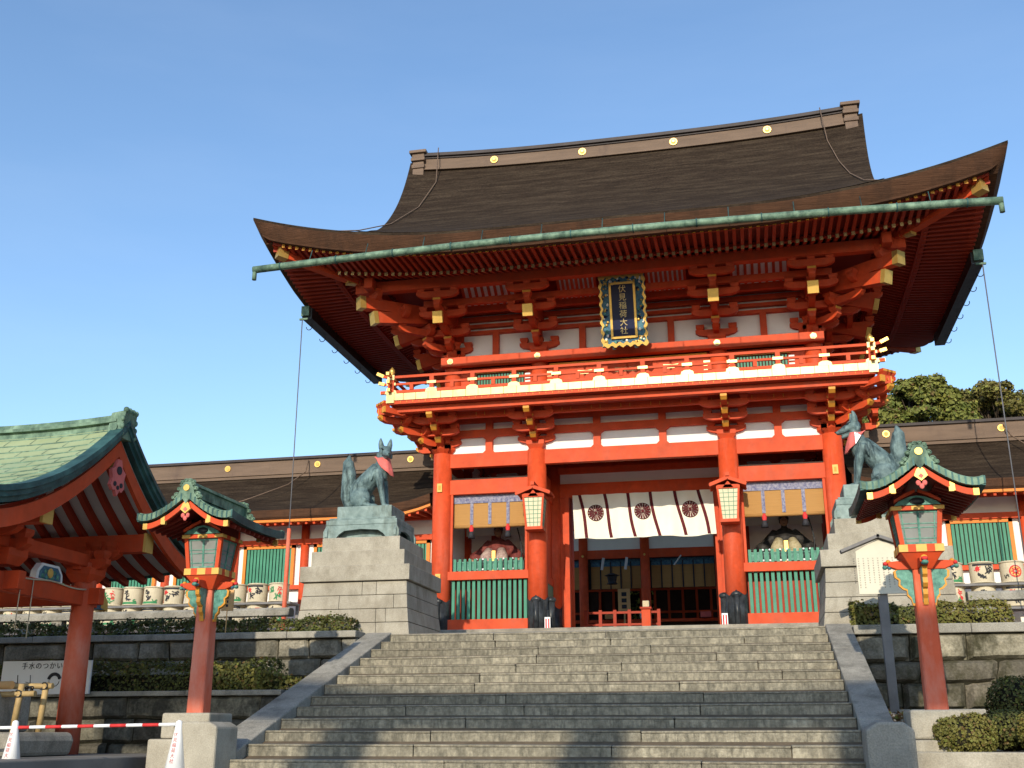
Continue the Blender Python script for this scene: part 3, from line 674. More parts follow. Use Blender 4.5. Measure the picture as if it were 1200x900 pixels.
# side bays
for sg in (-1, 1):
    x0, x1 = (2.6, 5.3) if sg > 0 else (-5.3, -2.6)
    m = MB()
    m.box(x0, x1, -.09, .09, 4.45, 4.86); m.box(x0 + .2, x1 - .2, -.14, .06, 2.08, 2.31); m.box(x0 + .22, x1 - .22, -.13, .05, .6, 1.03)
    for x in (x0 + .3, x1 - .3): m.box(x - .035, x + .035, -.07, .0, 2.31, 4.45)
    m.build('bay_beam', RED, G, bevel=.008)
    m = MB(); x = x0 + .33
    while x < x1 - .36: m.box(x, x + .085, -.045, .02, 1.03, 2.08); x += .1425
    m.build('lower_lattice', GREEN, G, bevel=.006)
    m = MB(); x = x0 + .36
    while x < x1 - .36: m.box(x, x + .075, -.02, .03, 2.31, 2.66); x += .1425
    m.build('upper_lattice', GREEN, G)
    m = MB(); m.box(x0 + .3, x1 - .3, 2.2, 2.22, .6, 5.2, 0); m.box(x0 + .1, x0 + .12, .3, 2.2, .6, 5.2, 0); m.box(x1 - .12, x1 - .1, .3, 2.2, .6, 5.2, 0); m.build('bay_plaster', WHITE, G)
    m = MB(); xi = x0 + .95 if sg < 0 else x0 + .2; m.box(xi, xi + .22, 1.98, 2.18, .6, 4.6); m.box(x0 + .3, x1 - .3, 1.95, 2.19, 1.2, 1.45); m.build('inner_post', REDD, G)
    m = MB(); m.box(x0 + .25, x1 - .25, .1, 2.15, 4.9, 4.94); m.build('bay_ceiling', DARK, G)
    m = MB(); m.box(x0 + .3, x1 - .3, .35, 1.95, .6, 2.12); m.build('statue_dais', REDD, G)
# centre bay: inner frame on the middle column row
m = MB()
m.box(-2.35, 2.35, 2.2, 2.4, 4.72, 5.12); m.box(-2.6, 2.6, 2.16, 2.44, 5.42, 5.6)
for x in (-2.02, 2.02): m.box(x - .19 if x < 0 else x + .06, x - .06 if x < 0 else x + .19, 2.18, 2.42, .6, 4.72)
for xa, xb in ((-2.4, -2.21), (2.21, 2.4)): m.box(xa, xb, 2.25, 2.35, .6, 4.72)
m.build('inner_door_frame', RED, G)
m = MB(); m.box(-2.35, 2.35, 2.28, 2.32, 5.12, 5.42); m.build('transom_plaster', WHITE, G)
m = MB(); m.box(-2.6, 2.6, .1, 4.5, 6.38, 6.4)
for t in fr(-2.4, 2.4, 8): m.box(t - .05, t + .05, .1, 4.5, 6.28, 6.38)
m.build('passage_ceiling', REDD, G)
m = MB()
for x in (-2.6, 2.6):
    for ya, yb in ((.27, 2.03), (2.57, 4.33)):
        m.box(x - .06, x + .06, ya, yb, .6, 2.1, 1); m.box(x - .08, x + .08, ya, yb, 2.1, 2.3); m.box(x - .03, x + .03, ya, yb, 2.3, 5.2, 0); m.box(x - .08, x + .08, ya, yb, 4.5, 4.85)
m.build('passage_side_wall', [RED, GREEN], G)

# ---- plaque
P_ = thing('name_plaque', (.06, -.9, 8.1), 'navy plaque with gold vertical characters in an ornate gilt frame under the gate eaves', 'plaque')
T = Matrix.Translation((.06, -.98, 8.15)) @ Matrix.Rotation(R(13), 4, 'X')
m = MB(); m.box(-.62, .62, -.02, .06, 0, 1.98, 0)
ol = []
for t in fr(0, 1, 26)[:-1]: ol.append((-.62 + 1.24 * t, 0 + .035 * math.sin(t * math.pi * 12)))
for t in fr(0, 1, 38)[:-1]: ol.append((.62 + .03 * math.sin(t * math.pi * 16), 1.98 * t))
for t in fr(0, 1, 26)[:-1]: ol.append((.62 - 1.24 * t, 1.98 + .035 * math.sin(t * math.pi * 12)))
for t in fr(0, 1, 38)[:-1]: ol.append((-.62 - .03 * math.sin(t * math.pi * 16), 1.98 - 1.98 * t))
n = len(ol); q = [(x * .9, .1 + z * .9) for x, z in ol]
m.add([(x, -.06, z) for x, z in ol] + [(x, -.06, z) for x, z in q] + [(x, .0, z) for x, z in ol], [(i, (i + 1) % n, n + (i + 1) % n, n + i) for i in range(n)] + [(i, 2 * n + i, 2 * n + (i + 1) % n, (i + 1) % n) for i in range(n)], 1)
rr = random.Random(3)
for i in range(150):
    side = rr.random()
    if side < .5: x = rr.choice((-1, 1)) * rr.uniform(.4, .55); z = rr.uniform(.1, 1.9)
    else: x = rr.uniform(-.55, .55); z = rr.choice((rr.uniform(.08, .26), rr.uniform(1.72, 1.9)))
    r_ = rr.uniform(.02, .05); m.ball((x, -.03, z), (r_, .03, r_), rr.choice((0, 1, 1, 2, 3, 4)), 6, 4)
fm = m; k0 = 0; m.xform(T); m.build('carved_frame', [BLUE, GOLD, TEAL, WHITE, NAVY], P_)
m = MB(); m.box(-.335, .335, -.045, .0, .25, 1.72, 0)
for a in ((-.36, -.30, .21, 1.76), (.30, .36, .21, 1.76), (-.36, .36, .21, .27), (-.36, .36, 1.70, 1.76)): m.box(a[0], a[1], -.075, -.02, a[2], a[3], 1)
m.xform(T); m.build('navy_panel', [NAVY, GOLD], P_)
m = MB(); glyphs(m, '伏見稲荷大社', 0, -.05, .985, .215, 0, True, 1.07); m.xform(T); m.build('gold_lettering', GOLDP, P_)
m = MB(); m.cbox(-.3, .04, -.02, .1, .1, .1); m.cbox(.3, .04, -.02, .1, .1, .1); m.xform(T); m.build('bracket_foot', BLACK, P_)

# ---- hanging lanterns
def hanging_lantern(x, label):
    o = thing('hanging_lantern', (x, -.45, 3.2), label, 'lantern', 'paper lanterns on the gate columns')
    y = -.5
    m = MB()
    for sx in (-1, 1):
        m.hexa([(x + sx * .0, y - .36, 4.40), (x + sx * .46, y - .36, 4.24), (x + sx * .46, y + .3, 4.24), (x + sx * .0, y + .3, 4.40), (x + sx * .0, y - .36, 4.46), (x + sx * .47, y - .36, 4.285), (x + sx * .47, y + .3, 4.285), (x + sx * .0, y + .3, 4.46)])
        for yy in (-.37, .3): m.beam((x, y + yy, 4.40), (x + sx * .47, y + yy, 4.22), .03, .07)
    m.box(x - .05, x + .05, y - .4, y + .34, 4.45, 4.55); m.prism([(x - .14, 4.16), (x + .14, 4.16), (x, 4.34)], 'y', y - .3, y - .26)
    m.build('lantern_roof', RED, o)
    m = MB(); za, zb = 3.36, 4.14; wa, wb = .20, .27
    def fr_(f): return za + (zb - za) * f, wa + (wb - wa) * f
    for sx in (-1, 1):
        for sy in (-1, 1): m.beam((x + sx * wa, y + sy * wa, za - .04), (x + sx * wb, y + sy * wb, zb + .04), .05, .05, 0, (0, 1, 0))
    m.box(x - wa - .04, x + wa + .04, y - wa - .04, y + wa + .04, za - .08, za); m.box(x - wb - .03, x + wb + .03, y - wb - .03, y + wb + .03, zb, zb + .1)
    m.build('frame', RED, o)
    m = MB(); m.hexa([(x - wa, y - wa, za), (x + wa, y - wa, za), (x + wa, y + wa, za), (x - wa, y + wa, za), (x - wb, y - wb, zb), (x + wb, y - wb, zb), (x + wb, y + wb, zb), (x - wb, y + wb, zb)], 0)
    for f in fr(0, 1, 7)[1:-1]:
        z, w_ = fr_(f); m.box(x - w_ - .006, x + w_ + .006, y - w_ - .006, y + w_ + .006, z - .006, z + .006, 1)
    for q in (-.5, 0, .5):
        m.beam((x + q * wa, y - wa - .004, za), (x + q * wb, y - wb - .004, zb), .012, .012, 1, (0, 1, 0)); m.beam((x + wa + .004, y + q * wa, za), (x + wb + .004, y + q * wb, zb), .012, .012, 1, (1, 0, 0))
    m.build('paper_panes', [PAPER, GREEN], o)
    m = MB(); m.box(x - .03, x + .03, y, -.1, 4.3, 4.36); m.build('arm', BLACK, o)
hanging_lantern(-2.56, 'red framed paper lantern hung on the column left of the gate passage')
hanging_lantern(2.56, 'red framed paper lantern hung on the column right of the gate passage')

# ---- noren curtain
o = thing('entrance_curtain', (0, 2.05, 3.4), 'off white entrance curtain with dark crests and maroon seams across the gate passage', 'curtain')
m = MB(); xs = fr(-1.95, 2.08, 80); zt = 4.74
def cy(x, z): return 2.06 + .05 * math.sin(x * 5.2 + (zt - z) * .8) * ((zt - z) / 1.3) + .02 * math.sin(x * 13)
def cb(x): return 3.44 + .018 * math.sin(x * 3.1 + .6) + .012 * abs(math.sin(x * 2.3))
k = len(m.v); zn = 10
for j in range(zn + 1):
    for x in xs: z = zt + (cb(x) - zt) * j / zn; m.v.append((x + .04 * (zt - z), cy(x, z), z))
for j in range(zn):
    for i in range(80): m.f.append([j * 81 + i, j * 81 + i + 1, (j + 1) * 81 + i + 1, (j + 1) * 81 + i]); m.m.append(0); m.sm.append(True)
m.build('cloth', CLOTH, o)
for i, x0 in enumerate((-1.74, -1.03, -.36, .31, 1.03, 1.70)):
    m = MB(); pts = [(x0 + .17 * t + .03 * math.sin(4 * t + i), zt - t * 1.27) for t in fr(0, 1, 8)]
    for (a, za), (b, zb) in zip(pts, pts[1:]):
        m.add([(a - .045 + .04 * (zt - za), cy(a, za) - .015, za), (a + .045 + .04 * (zt - za), cy(a, za) - .015, za), (b + .045 + .04 * (zt - zb), cy(b, zb) - .015, zb), (b - .045 + .04 * (zt - zb), cy(b, zb) - .015, zb)], [(0, 1, 2, 3)])
    m.build('maroon_seam', MAROON, o)
for x in (-1.27, .08, 1.43):
    m = MB(); z = 4.2; y = cy(x, z) - .07
    for k in range(16):
        a = 2 * math.pi * (k + .5) / 16; c, s_ = math.cos(a), math.sin(a); p = []
        for rr_, ww in ((.05, .004), (.18, .027), (.215, .02), (.215, -.02), (.18, -.027), (.05, -.004)): p.append((x + c * rr_ - s_ * ww, z + s_ * rr_ + c * ww))
        m.prism(p, 'y', y, y + .01)
    m.disc((x, y + .004, z), .045, .01, 16); m.tube([(x + .225 * math.cos(a), y + .004, z + .225 * math.sin(a)) for a in fr(0, 2 * math.pi, 32)], .01, 4); m.v = [(a, b - y + cy(a, c) - .035, c) for a, b, c in m.v]; m.build('crest', MAROON, o)

# ---- blinds in the side bays
for sg, lab in ((-1, 'ochre bamboo blind with blue bands in the left bay of the gate'), (1, 'ochre bamboo blind with blue bands in the right bay of the gate')):
    x0, x1 = (2.92, 4.98) if sg > 0 else (-4.98, -2.92)
    o = thing('bamboo_blind', ((x0 + x1) / 2, .1, 4.4), lab, 'blind', 'bamboo blinds in the side bays')
    m = MB(); m.box(x0, x1, .09, .11, 3.55, 4.45); m.tube([(x0, .1, 3.57), (x1, .1, 3.57)], .05, 8); m.build('slat_screen', BLIND, o)
    m = MB(); m.box(x0, x1, .065, .085, 4.22, 4.45)
    for x in fr(x0, x1, 4)[1:-1]: m.box(x - .045, x + .045, .07, .087, 3.62, 4.22)
    m.build('brocade_band', BROCADE, o)
    m = MB(); m.box(x0, x1, 1.5, 1.52, 3.55, 3.95); m.build('valance', CLOTH, o)
    for x in fr(x0, x1, 4)[1:-1][::2]:
        m = MB(); m.tube([(x, .06, 3.6), (x, .06, 3.5), (x, .06, 3.42), (x, .06, 3.25)], [.03, .07, .05, .09], 10, 0); m.tube([(x, .06, 3.42), (x, .06, 3.24)], [.052, .1], 10, 1); m.build('tassel', [REDINK, INK], o)

# ---- guardian figures
def remeshed(mb, name, mats, parent, voxel, smooth=3):
    ob = mb.build(name, mats, parent)
    a = ob.modifiers.new('r', 'REMESH'); a.mode = 'VOXEL'; a.voxel_size = voxel; a.use_smooth_shade = True
    b = ob.modifiers.new('s', 'SMOOTH'); b.factor = .6; b.iterations = smooth
    bpy.context.view_layer.update(); dg = bpy.context.evaluated_depsgraph_get()
    me = bpy.data.meshes.new_from_object(ob.evaluated_get(dg)); old = ob.data; ob.modifiers.clear(); ob.data = me; me.materials.clear()
    for m_ in (mats if isinstance(mats, list) else [mats]): me.materials.append(m_)
    for p in me.polygons: p.use_smooth = True; p.material_index = 0
    return ob
BOARDP = mat('grey_white_boarding', (.55, .54, .52), .8, .06, 2)
SKIN = mat('painted_wood_face', (.36, .2, .12), .6, .1, 6)
ROBER = mat('dark_red_robe', (.12, .02, .018), .7, .4, 8, col2=(.22, .05, .04))
ROBEK = mat('black_robe', (.012, .011, .012), .6, .4, 8, col2=(.04, .035, .03))
TROU = mat('patterned_trousers', (.3, .15, .16), .8, .35, 14, col2=(.5, .38, .3))
TROUG = mat('gold_patterned_trousers', (.36, .27, .12), .7, .35, 14, col2=(.5, .43, .27))
def guardian(x, label, robe, trou):
    o = thing('guardian_statue', (x, 1.2, 2.12), label, 'statue'); z0 = 2.12; y = 1.15
    m = MB()
    m.tube([(x, y + .05, z0 + .25), (x, y, z0 + .6), (x, y, z0 + 1.0), (x, y, z0 + 1.25)], [.3, .32, .34, .17], 16)
    m.tube([(x, y, z0 + 1.2), (x, y - .02, z0 + 1.34)], [.09, .08], 10)
    m.ball((x, y - .04, z0 + 1.45), (.115, .13, .15)); m.ball((x, y - .17, z0 + 1.44), (.025, .03, .04))
    for s in (-1, 1):
        m.tube([(x + s * .2, y, z0 + 1.15), (x + s * .46, y - .06, z0 + .86), (x + s * .62, y - .25, z0 + .66), (x + s * .66, y - .3, z0 + .58)], [.15, .16, .2, .12], 12)
        m.tube([(x + s * .13, y - .05, z0 + .5), (x + s * .3, y - .45, z0 + .48), (x + s * .3, y - .5, z0 + .02)], [.17, .18, .13], 12)
        m.ball((x + s * .3, y - .58, z0 + .06), (.1, .17, .08)); m.ball((x + s * .115, y - .03, z0 + 1.45), (.02, .03, .05))
    remeshed(m, 'body', robe, o, .03)
    m = MB()
    for s in (-1, 1):
        m.tube([(x + s * .17, y - .36, z0 + .88), (x + s * .22, y - .52, z0 + .66), (x + s * .25, y - .56, z0 + .4), (x + s * .25, y - .56, z0 + .08)], [.12, .18, .19, .17], 14, 0)
    m.box(x - .05, x + .05, y - .6, y - .5, z0 + .1, z0 + .84, 1); m.build('trousers', [trou, GOLD], o)
    m = MB(); m.ball((x, y - .055, z0 + 1.44), (.108, .128, .14)); m.ball((x, y - .185, z0 + 1.43), (.02, .025, .03))
    for s in (-1, 1): m.ball((x + s * .042, y - .172, z0 + 1.47), (.016, .01, .008), 1, 6, 4)
    m.box(x - .03, x + .03, y - .18, y - .17, z0 + 1.365, z0 + 1.375, 1); m.build('face', [SKIN, INK], o)
    m = MB(); m.tube([(x, y, z0 + 1.5), (x, y, z0 + 1.58), (x, y + .02, z0 + 1.66)], [.14, .13, .08], 12); m.tube([(x, y + .08, z0 + 1.58), (x, y + .13, z0 + 1.8), (x, y + .06, z0 + 1.98)], [.05, .04, .03], 8); m.ball((x, y - .02, z0 + 1.7), (.16, .06, .06)); m.build('court_cap', BLACK, o)
    m = MB(); m.tube([(x + .6, y - .3, z0 + .05 + t * 1.5) if False else (x + .62 + .12 * math.sin(t * math.pi), y - .35, z0 + .2 + 1.3 * t) for t in fr(0, 1, 12)], .018, 6); m.build('bow', BLACK, o)
    m = MB()
    for s in (-1, 1): m.ball((x + s * .66, y - .34, z0 + .6), (.05, .07, .06))
    m.build('hands', SKIN, o)
guardian(-3.95, 'seated guardian figure in a dark red robe behind the left bay lattice', ROBER, TROU)
guardian(3.95, 'seated guardian figure in a black robe behind the right bay lattice', ROBEK, TROUG)
for sg, lab in ((-1, 'low green balustrade with white capped posts before the red robed guardian'), (1, 'low green balustrade with white capped posts before the black robed guardian')):
    o = thing('guardian_balustrade', (sg * 3.95, .07, 2.31), lab, 'railing', 'balustrades before the guardians'); cx = sg * 3.95
    m = MB()
    for z in (2.36, 2.56): m.box(cx - .95, cx + .95, .05, .09, z, z + .04)
    m.box(cx - .95, cx + .95, .065, .075, 2.4, 2.56); m.build('rails', TEAL, o)
    for x in fr(-.6, .6, 6):
        m = MB(); x += rs.uniform(-.05, .05); m.cyl(cx + x, .07, 2.312, 2.64, .025, n=8, mi=0); m.ball((cx + x, .07, 2.65), .032, 1, 8, 5); m.cyl(cx + x, .07, 2.35, 2.4, .034, n=8, mi=1); m.build('post', [BLACK, PLAST], o)
# small white-and-red foot markers
for x, lab in ((-2.28, 'small red and white sign at the foot of the column left of the passage'), (2.28, 'small red and white sign at the foot of the column right of the passage')):
    o = thing('foot_sign', (x, -.3, .6), lab, 'sign', 'small signs at the column feet')
    m = MB(); m.box(x - .075, x + .075, -.36, -.32, .70, 1.02, 0)
    for q in (-.035, .035): m.box(x + q - .018, x + q + .018, -.365, -.361, .74, .98, 1)
    m.build('panel', [PLAST, REDINK], o); m = MB(); m.cyl(x, -.3, .6, 1.2, .03, n=8); m.cyl(x, -.3, .6, .64, .12, n=12); m.build('stand', BLACK, o)
    m = MB(); m.cyl(x + (.0), .2, .6, 1.5, .11, .1, 12); m.ball((x, .2, 1.52), (.14, .14, .09)); m.build('iron_bollard', BLACK, o)

# ------------------------------------------------------------ worship hall seen through the gate
H = thing('worship_hall', (0, 17, .6), 'dim red worship hall with ochre blinds seen through the gate passage', 'hall')
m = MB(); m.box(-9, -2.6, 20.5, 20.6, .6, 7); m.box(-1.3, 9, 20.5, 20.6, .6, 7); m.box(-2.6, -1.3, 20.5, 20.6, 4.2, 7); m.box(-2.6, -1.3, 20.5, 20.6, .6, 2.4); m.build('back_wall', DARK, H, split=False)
m = MB()
for x in fr(-8, 8, 26): m.box(x - .05, x + .05, 20.4, 20.49, .6, 5)
for z in (2.2, 3.2, 4.2): m.box(-8, 8, 20.39, 20.48, z, z + .09)
m.build('lattice_door', RED, H, split=False)
m = MB(); m.box(-9.5, 9.5, 14.6, 24, 7, 7.3); m.prism([(14.0, 6.6), (19.5, 10.6), (25, 6.6), (25, 6.9), (19.5, 11.0), (14.0, 6.9)], 'x', -10, 10); m.build('roof', BARK, H)
for x in (-6.3, -3.75, -1.2, 1.8, 4.4, 6.9):
    m = MB(); m.cyl(x, 16, .6, 6.6, .19, n=16); m.disc((x, 15.81, 5.1), .05, .02, 8, 1); m.build('column', [RED, GOLD], H)
m = MB(); m.box(-9, 9, 15.92, 16.08, 5.0, 5.35); m.box(-9, 9, 15.9, 16.1, 6.2, 6.6); m.build('tie_beam', RED, H)
m = MB(); m.box(-9, 9, 16.0, 16.02, 5.35, 6.2); m.build('frieze_plaster', WHITE, H)
for xa, xb in ((-3.5, -1.4), (-1.0, 1.6), (2.0, 4.2), (-6.1, -3.95)):
    m = MB(); m.box(xa, xb, 16.3, 16.33, 3.8, 5.0, 0); m.box(xa, xb, 16.27, 16.29, 4.72, 5.0, 1)
    n = max(3, round((xb - xa) / .42))
    for x in fr(xa, xb, n): m.box(x - .025, x + .025, 16.26, 16.289, 3.8, 4.9, 2)
    m.build('hanging_blind', [BLIND, BLUE, INK], H)
m = MB(); m.box(-9, 9, 17.2, 17.3, .6, 2.5, 1); m.box(-8, 8, 17.0, 17.4, 2.5, 2.62, 0); m.box(-4, 4, 16.6, 16.68, 1.75, 1.83, 0); m.box(-4, 4, 16.6, 16.68, 1.3, 1.38, 0)
for x in fr(-4, 4, 10): m.box(x - .04, x + .04, 16.6, 16.68, .6, 1.8, 0)
m.build('inner_railing', [RED, DARK], H)
def simple(name, mats, lab, cat, org, fn, group=None, bevel=0, parts=None):
    m = MB(); fn(m); return tag(m.build(name, mats, None, org, bevel), lab, cat, group)
o = thing('passage_fence', (-1.0, 6.0, .6), 'low dark red rail fence behind the left half of the gate passage', 'fence')
m = MB()
for z in (1.0, 1.35, 1.72): m.box(-2.2, .1, 5.96, 6.04, z, z + .07)
m.build('rail', REDD, o, split=False)
for x in fr(-2.2, .1, 5): m = MB(); m.box(x - .05, x + .05, 5.94, 6.06, .6, 1.84); m.build('post', REDD, o)
def vane(m): m.beam((-2.9, 15.7, 4.45), (-2.75, 15.6, 4.95), .1, .02); m.beam((-1.98, 15.7, 4.5), (-1.88, 15.6, 4.95), .1, .02); m.beam((-.05, 15.5, 4.6), (.25, 15.4, 5.0), .12, .02)
for i, (xa, za, xb, zb, lab) in enumerate(((-2.95, 4.5, -2.86, 4.98, 'left slanting paper streamer hung under the beam of the worship hall'), (-1.98, 4.5, -1.9, 4.98, 'second slanting paper streamer hung under the beam of the worship hall'), (.0, 4.62, .3, 5.0, 'tilted paper streamer right of the middle column of the hall'))):
    simple('paper_streamer', BOARDW, lab, 'streamer', (xa, 15.6, za), lambda m: m.beam((xa, 15.7, za), (xb, 15.62, zb), .12, .02), 'streamers in the worship hall')
def lantern_fn(m): m.tube([(-2.5, 15.4, 4.6), (-2.5, 15.4, 4.3)], .015, 5); m.tube([(-2.5, 15.4, 4.32), (-2.5, 15.4, 4.22), (-2.5, 15.4, 4.18), (-2.5, 15.4, 3.95), (-2.5, 15.4, 3.88)], [.06, .33, .2, .16, .24], 6, 0, False)
simple('bronze_lantern', BLACK, 'dark hexagonal lantern hanging in the worship hall', 'lantern', (-2.5, 15.4, 3.9), lantern_fn)
def ob_sign(m): m.box(-2.35, -1.85, 15.95, 16.0, 2.75, 3.75, 0); [m.box(-2.2, -2.0, 15.94, 15.949, z, z + .16, 1) for z in (2.95, 3.2, 3.45)]; m.beam((-2.1, 15.98, .6), (-2.1, 15.98, 2.75), .06, .06)
simple('wooden_sign', [TAG, INK], 'pale wooden sign with black brush strokes standing in the worship hall', 'sign', (-2.1, 15.97, .6), ob_sign)
def box_red(m): m.box(-.33, -.05, 4.8, 5.1, .6, 1.72, 0); m.box(-.37, -.01, 4.76, 5.14, 1.72, 1.79, 1); m.box(-.29, -.09, 4.84, 5.06, 1.79, 1.98, 2)
simple('vermilion_stand', [RED, REDD, STRAW], 'bright vermilion pedestal stand inside the gate passage', 'stand', (-.19, 4.95, .6), box_red, bevel=.02)
def offer(m): m.box(.95, 3.4, 12.4, 13.2, .6, 1.35, 0); m.box(.85, 3.5, 12.3, 13.3, 1.35, 1.45, 0); m.box(1.6, 2.9, 12.45, 12.5, 1.46, 1.85, 1)
simple('offertory_box', [REDD, BOARDW], 'low red offertory box with a grey notice on top beyond the gate', 'box', (2.2, 12.8, .6), offer, bevel=.02)
rs = random.Random(8)
for i in range(9):
    x = 1.75 + i * .33; c = (TAG, STRAW, PLAST)[i % 3]
    simple('hanging_tablet', c, 'small paper strip in the row hung under the right blind of the hall', 'paper strip', (x, 15.9, 2.7), lambda m: m.box(x, x + .2, 15.9, 15.93, 2.75 + rs.uniform(-.1, .15), 3.75), 'strips hung in the worship hall')
for x, lab in ((2.0, 'orange bordered white tray left of the other on the counter behind the gate'), (3.6, 'orange bordered white tray right of the other on the counter behind the gate')):
    simple('offering_tray', [PLAST, RED], lab, 'tray', (x, 16.9, 2.63), lambda m: (m.box(x, x + 1.1, 16.8, 17.1, 2.63, 2.75, 0), m.box(x - .03, x + 1.13, 16.77, 17.13, 2.76, 2.86, 1)), 'trays on the counter')
for x, z, c, lab in ((-3.0, 2.63, 'TAG', 'small orange box on the counter left of the wooden sign'), (-1.55, 2.63, 'PLAST', 'white tray with red rim beside the wooden sign'), (.9, 2.63, 'BIB', 'small red box on the counter right of the vermilion stand'), (2.75, 1.5, 'GOLD', 'gilt ornament behind the offertory box'), (-.6, 1.84, 'STRAW', 'straw bundle on the low red railing')):
    simple('offering', [eval(c), RED], lab, 'offering', (x, 16.8, z), lambda m: (m.box(x, x + .42, 16.7, 17.0, z, z + .22, 0), m.box(x - .02, x + .44, 16.68, 17.02, z + .221, z + .27, 1)))
for x, c, lab in ((-3.3, TEAL, 'grey green potted shrub left of the counter in the worship hall'), (-1.7, HEDGEY, 'yellow green flower vase by the middle column of the worship hall')):
    def pot(m):
        m.cyl(x, 15.6, .6, 1.25, .16, .22, 12, 0); rr = random.Random(int(x * 10))
        for q in range(60):
            a = rr.uniform(0, 6.28); r_ = rr.uniform(0, .35); z = rr.uniform(1.25, 2.2); p = Vector((x + r_ * math.cos(a), 15.6 + r_ * math.sin(a), z)); d = Vector((rr.uniform(-1, 1), rr.uniform(-1, 1), rr.uniform(-.3, 1))) * .12; e = d.orthogonal().normalized() * .05
            m.add([p - d - e, p - d + e, p + d + e, p + d - e], [(0, 1, 2, 3)], 1)
    simple('potted_plant', [BOARDW, c], lab, 'plant', (x, 15.6, .6), pot)

# ------------------------------------------------------------ side corridors
def corridor(x0, x1, gate_end, label, wins):
    o = thing('corridor_hall', ((x0 + x1) / 2, 2.8, 0), label, 'hall'); ye, yr = .25, 3.2
    def zt(y):
        d = y - ye; return 4.32 + .38 * d + .075 * d * d
    def el(x):
        d = abs(x - gate_end); return .28 * max(0, 1 - d / 1.6) ** 2
    m = MB(); xs = fr(x0, x1, 50)
    sheet(m, xs, fr(ye, yr, 12), lambda x, y: zt(y) + el(x) * (1 - (y - ye) / 3)); sheet(m, xs, [2 * yr - y for y in fr(ye, yr, 12)], lambda x, y: zt(2 * yr - y)); m.build('bark_roof', BARK, o)
    m = MB(); m.loft([[(x, ye, zt(ye) + el(x)), (x, ye + .05, zt(ye) + el(x) - .2), (x, ye + .12, zt(ye) + el(x) - .27), (x, ye + .13, zt(ye) + el(x) - .31), (x, ye + .3, zt(ye) + el(x) - .29), (x, ye + .3, zt(ye) + el(x) - .05)] for x in xs], 0, False)
    for x in xs: pass
    m.build('eave_edge', BARKE, o)
    m = MB(); m.loft([[(x, ye + .1, zt(ye) + el(x) - .27), (x, ye + .1, zt(ye) + el(x) - .34), (x, ye + .25, zt(ye) + el(x) - .34), (x, ye + .25, zt(ye) + el(x) - .27)] for x in xs], 0, False); m.build('eave_batten', ORNG, o)
    m = MB(); m.loft([[(x, ye + .3, zt(ye) + el(x) - .33), (x, 1.5, 4.25)] for x in xs], 0, False, False, False)
    m.build('soffit', REDD, o)
    m = MB(); x = x0 + .1
    while x < x1:
        e = el(x); m.beam((x, ye + .16, zt(ye) + e - .38), (x, 1.5, 4.19), .07, .08); x += .24
    tag(m.build('rafters', RED, o), kind='stuff')
    zr = zt(yr)
    m = MB(); m.box(x0, x1, yr - .25, yr + .25, zr - .15, zr + .42, 0); m.box(x0, x1, yr - .32, yr + .32, zr + .42, zr + .5, 1); m.box(x0, x1, yr - .29, yr + .29, zr - .05, zr + .03, 0)
    m.build('ridge', [RIDGE, RIDGED], o)
    xc = x0 + 1.3
    while xc < x1 - .3:
        m = MB(); m.disc((xc, yr - .25, zr + .22), .10, .03, 16); m.disc((xc, yr - .28, zr + .22), .06, .015, 12, 1); m.build('ridge_crest', [GOLD, YEL], o); xc += 3.1
    # wall
    m = MB(); m.box(x0, x1, 1.62, 1.66, -.0, 4.4); m.build('plaster_wall', WHITE, o)
    m = MB(); m.box(x0, x1, 1.45, 1.62, 3.5, 3.66); m.box(x0, x1, 1.42, 1.62, 4.1, 4.28); m.box(x0, x1, 1.47, 1.62, 2.18, 2.3); m.box(x0, x1, 1.47, 1.62, .0, .2); m.build('wall_beam', RED, o)
    for wx in wins:
        m = MB(); m.cyl(wx - 1.13, 1.56, 0, 4.2, .12, n=14); m.build('post', RED, o)
        m = MB(); m.box(wx - .72, wx + .72, 1.6, 1.615, 2.3, 3.42, 1); x = wx - .70
        while x < wx + .70: m.box(x, x + .075, 1.53, 1.585, 2.32, 3.40, 0); x += .105
        f = m.build('lattice_window', [GREEN, DARK], o)
        m = MB()
        for a in ((-.82, -.722, 2.3, 3.495), (.722, .82, 2.3, 3.495), (-.82, .82, 3.405, 3.495)): m.box(wx + a[0], wx + a[1], 1.5, 1.6, a[2], a[3])
        m.build('ochre_frame', ORNG, f)
        m = MB(); m.disc((wx - 1.13, 1.4, 4.18), .06, .015, 8); m.build('gilt_stud', GOLD, o)
    return o
corridor(-24, -5.75, -5.75, 'low corridor hall with bark roof and green lattice windows left of the gate', [-20.1, -17.85, -15.6, -13.35, -11.1, -8.85, -6.9])
corridor(5.75, 24, 5.75, 'long low corridor hall with brown bark roof behind the barrels right of the gate', [6.7, 8.95, 11.2, 13.45, 15.7, 17.95])
for pts, lab in ([((-10.6, 2.9, 6.45), (-10.55, 2.6, 6.0), (-10.8, 1.9, 5.45), (-11.6, 1.1, 4.9), (-12.0, .9, 4.72)), 'thin cable drooping down the bark roof of the left corridor'], [((10.2, 2.9, 6.4), (10.3, 2.6, 6.0), (10.6, 1.9, 5.45), (11.3, 1.1, 4.9), (11.8, .9, 4.72)), 'thin cable drooping down the bark roof of the right corridor']):
    simple('roof_cable', RIDGE, lab, 'cable', pts[0], lambda m: m.tube(pts, .018, 5))

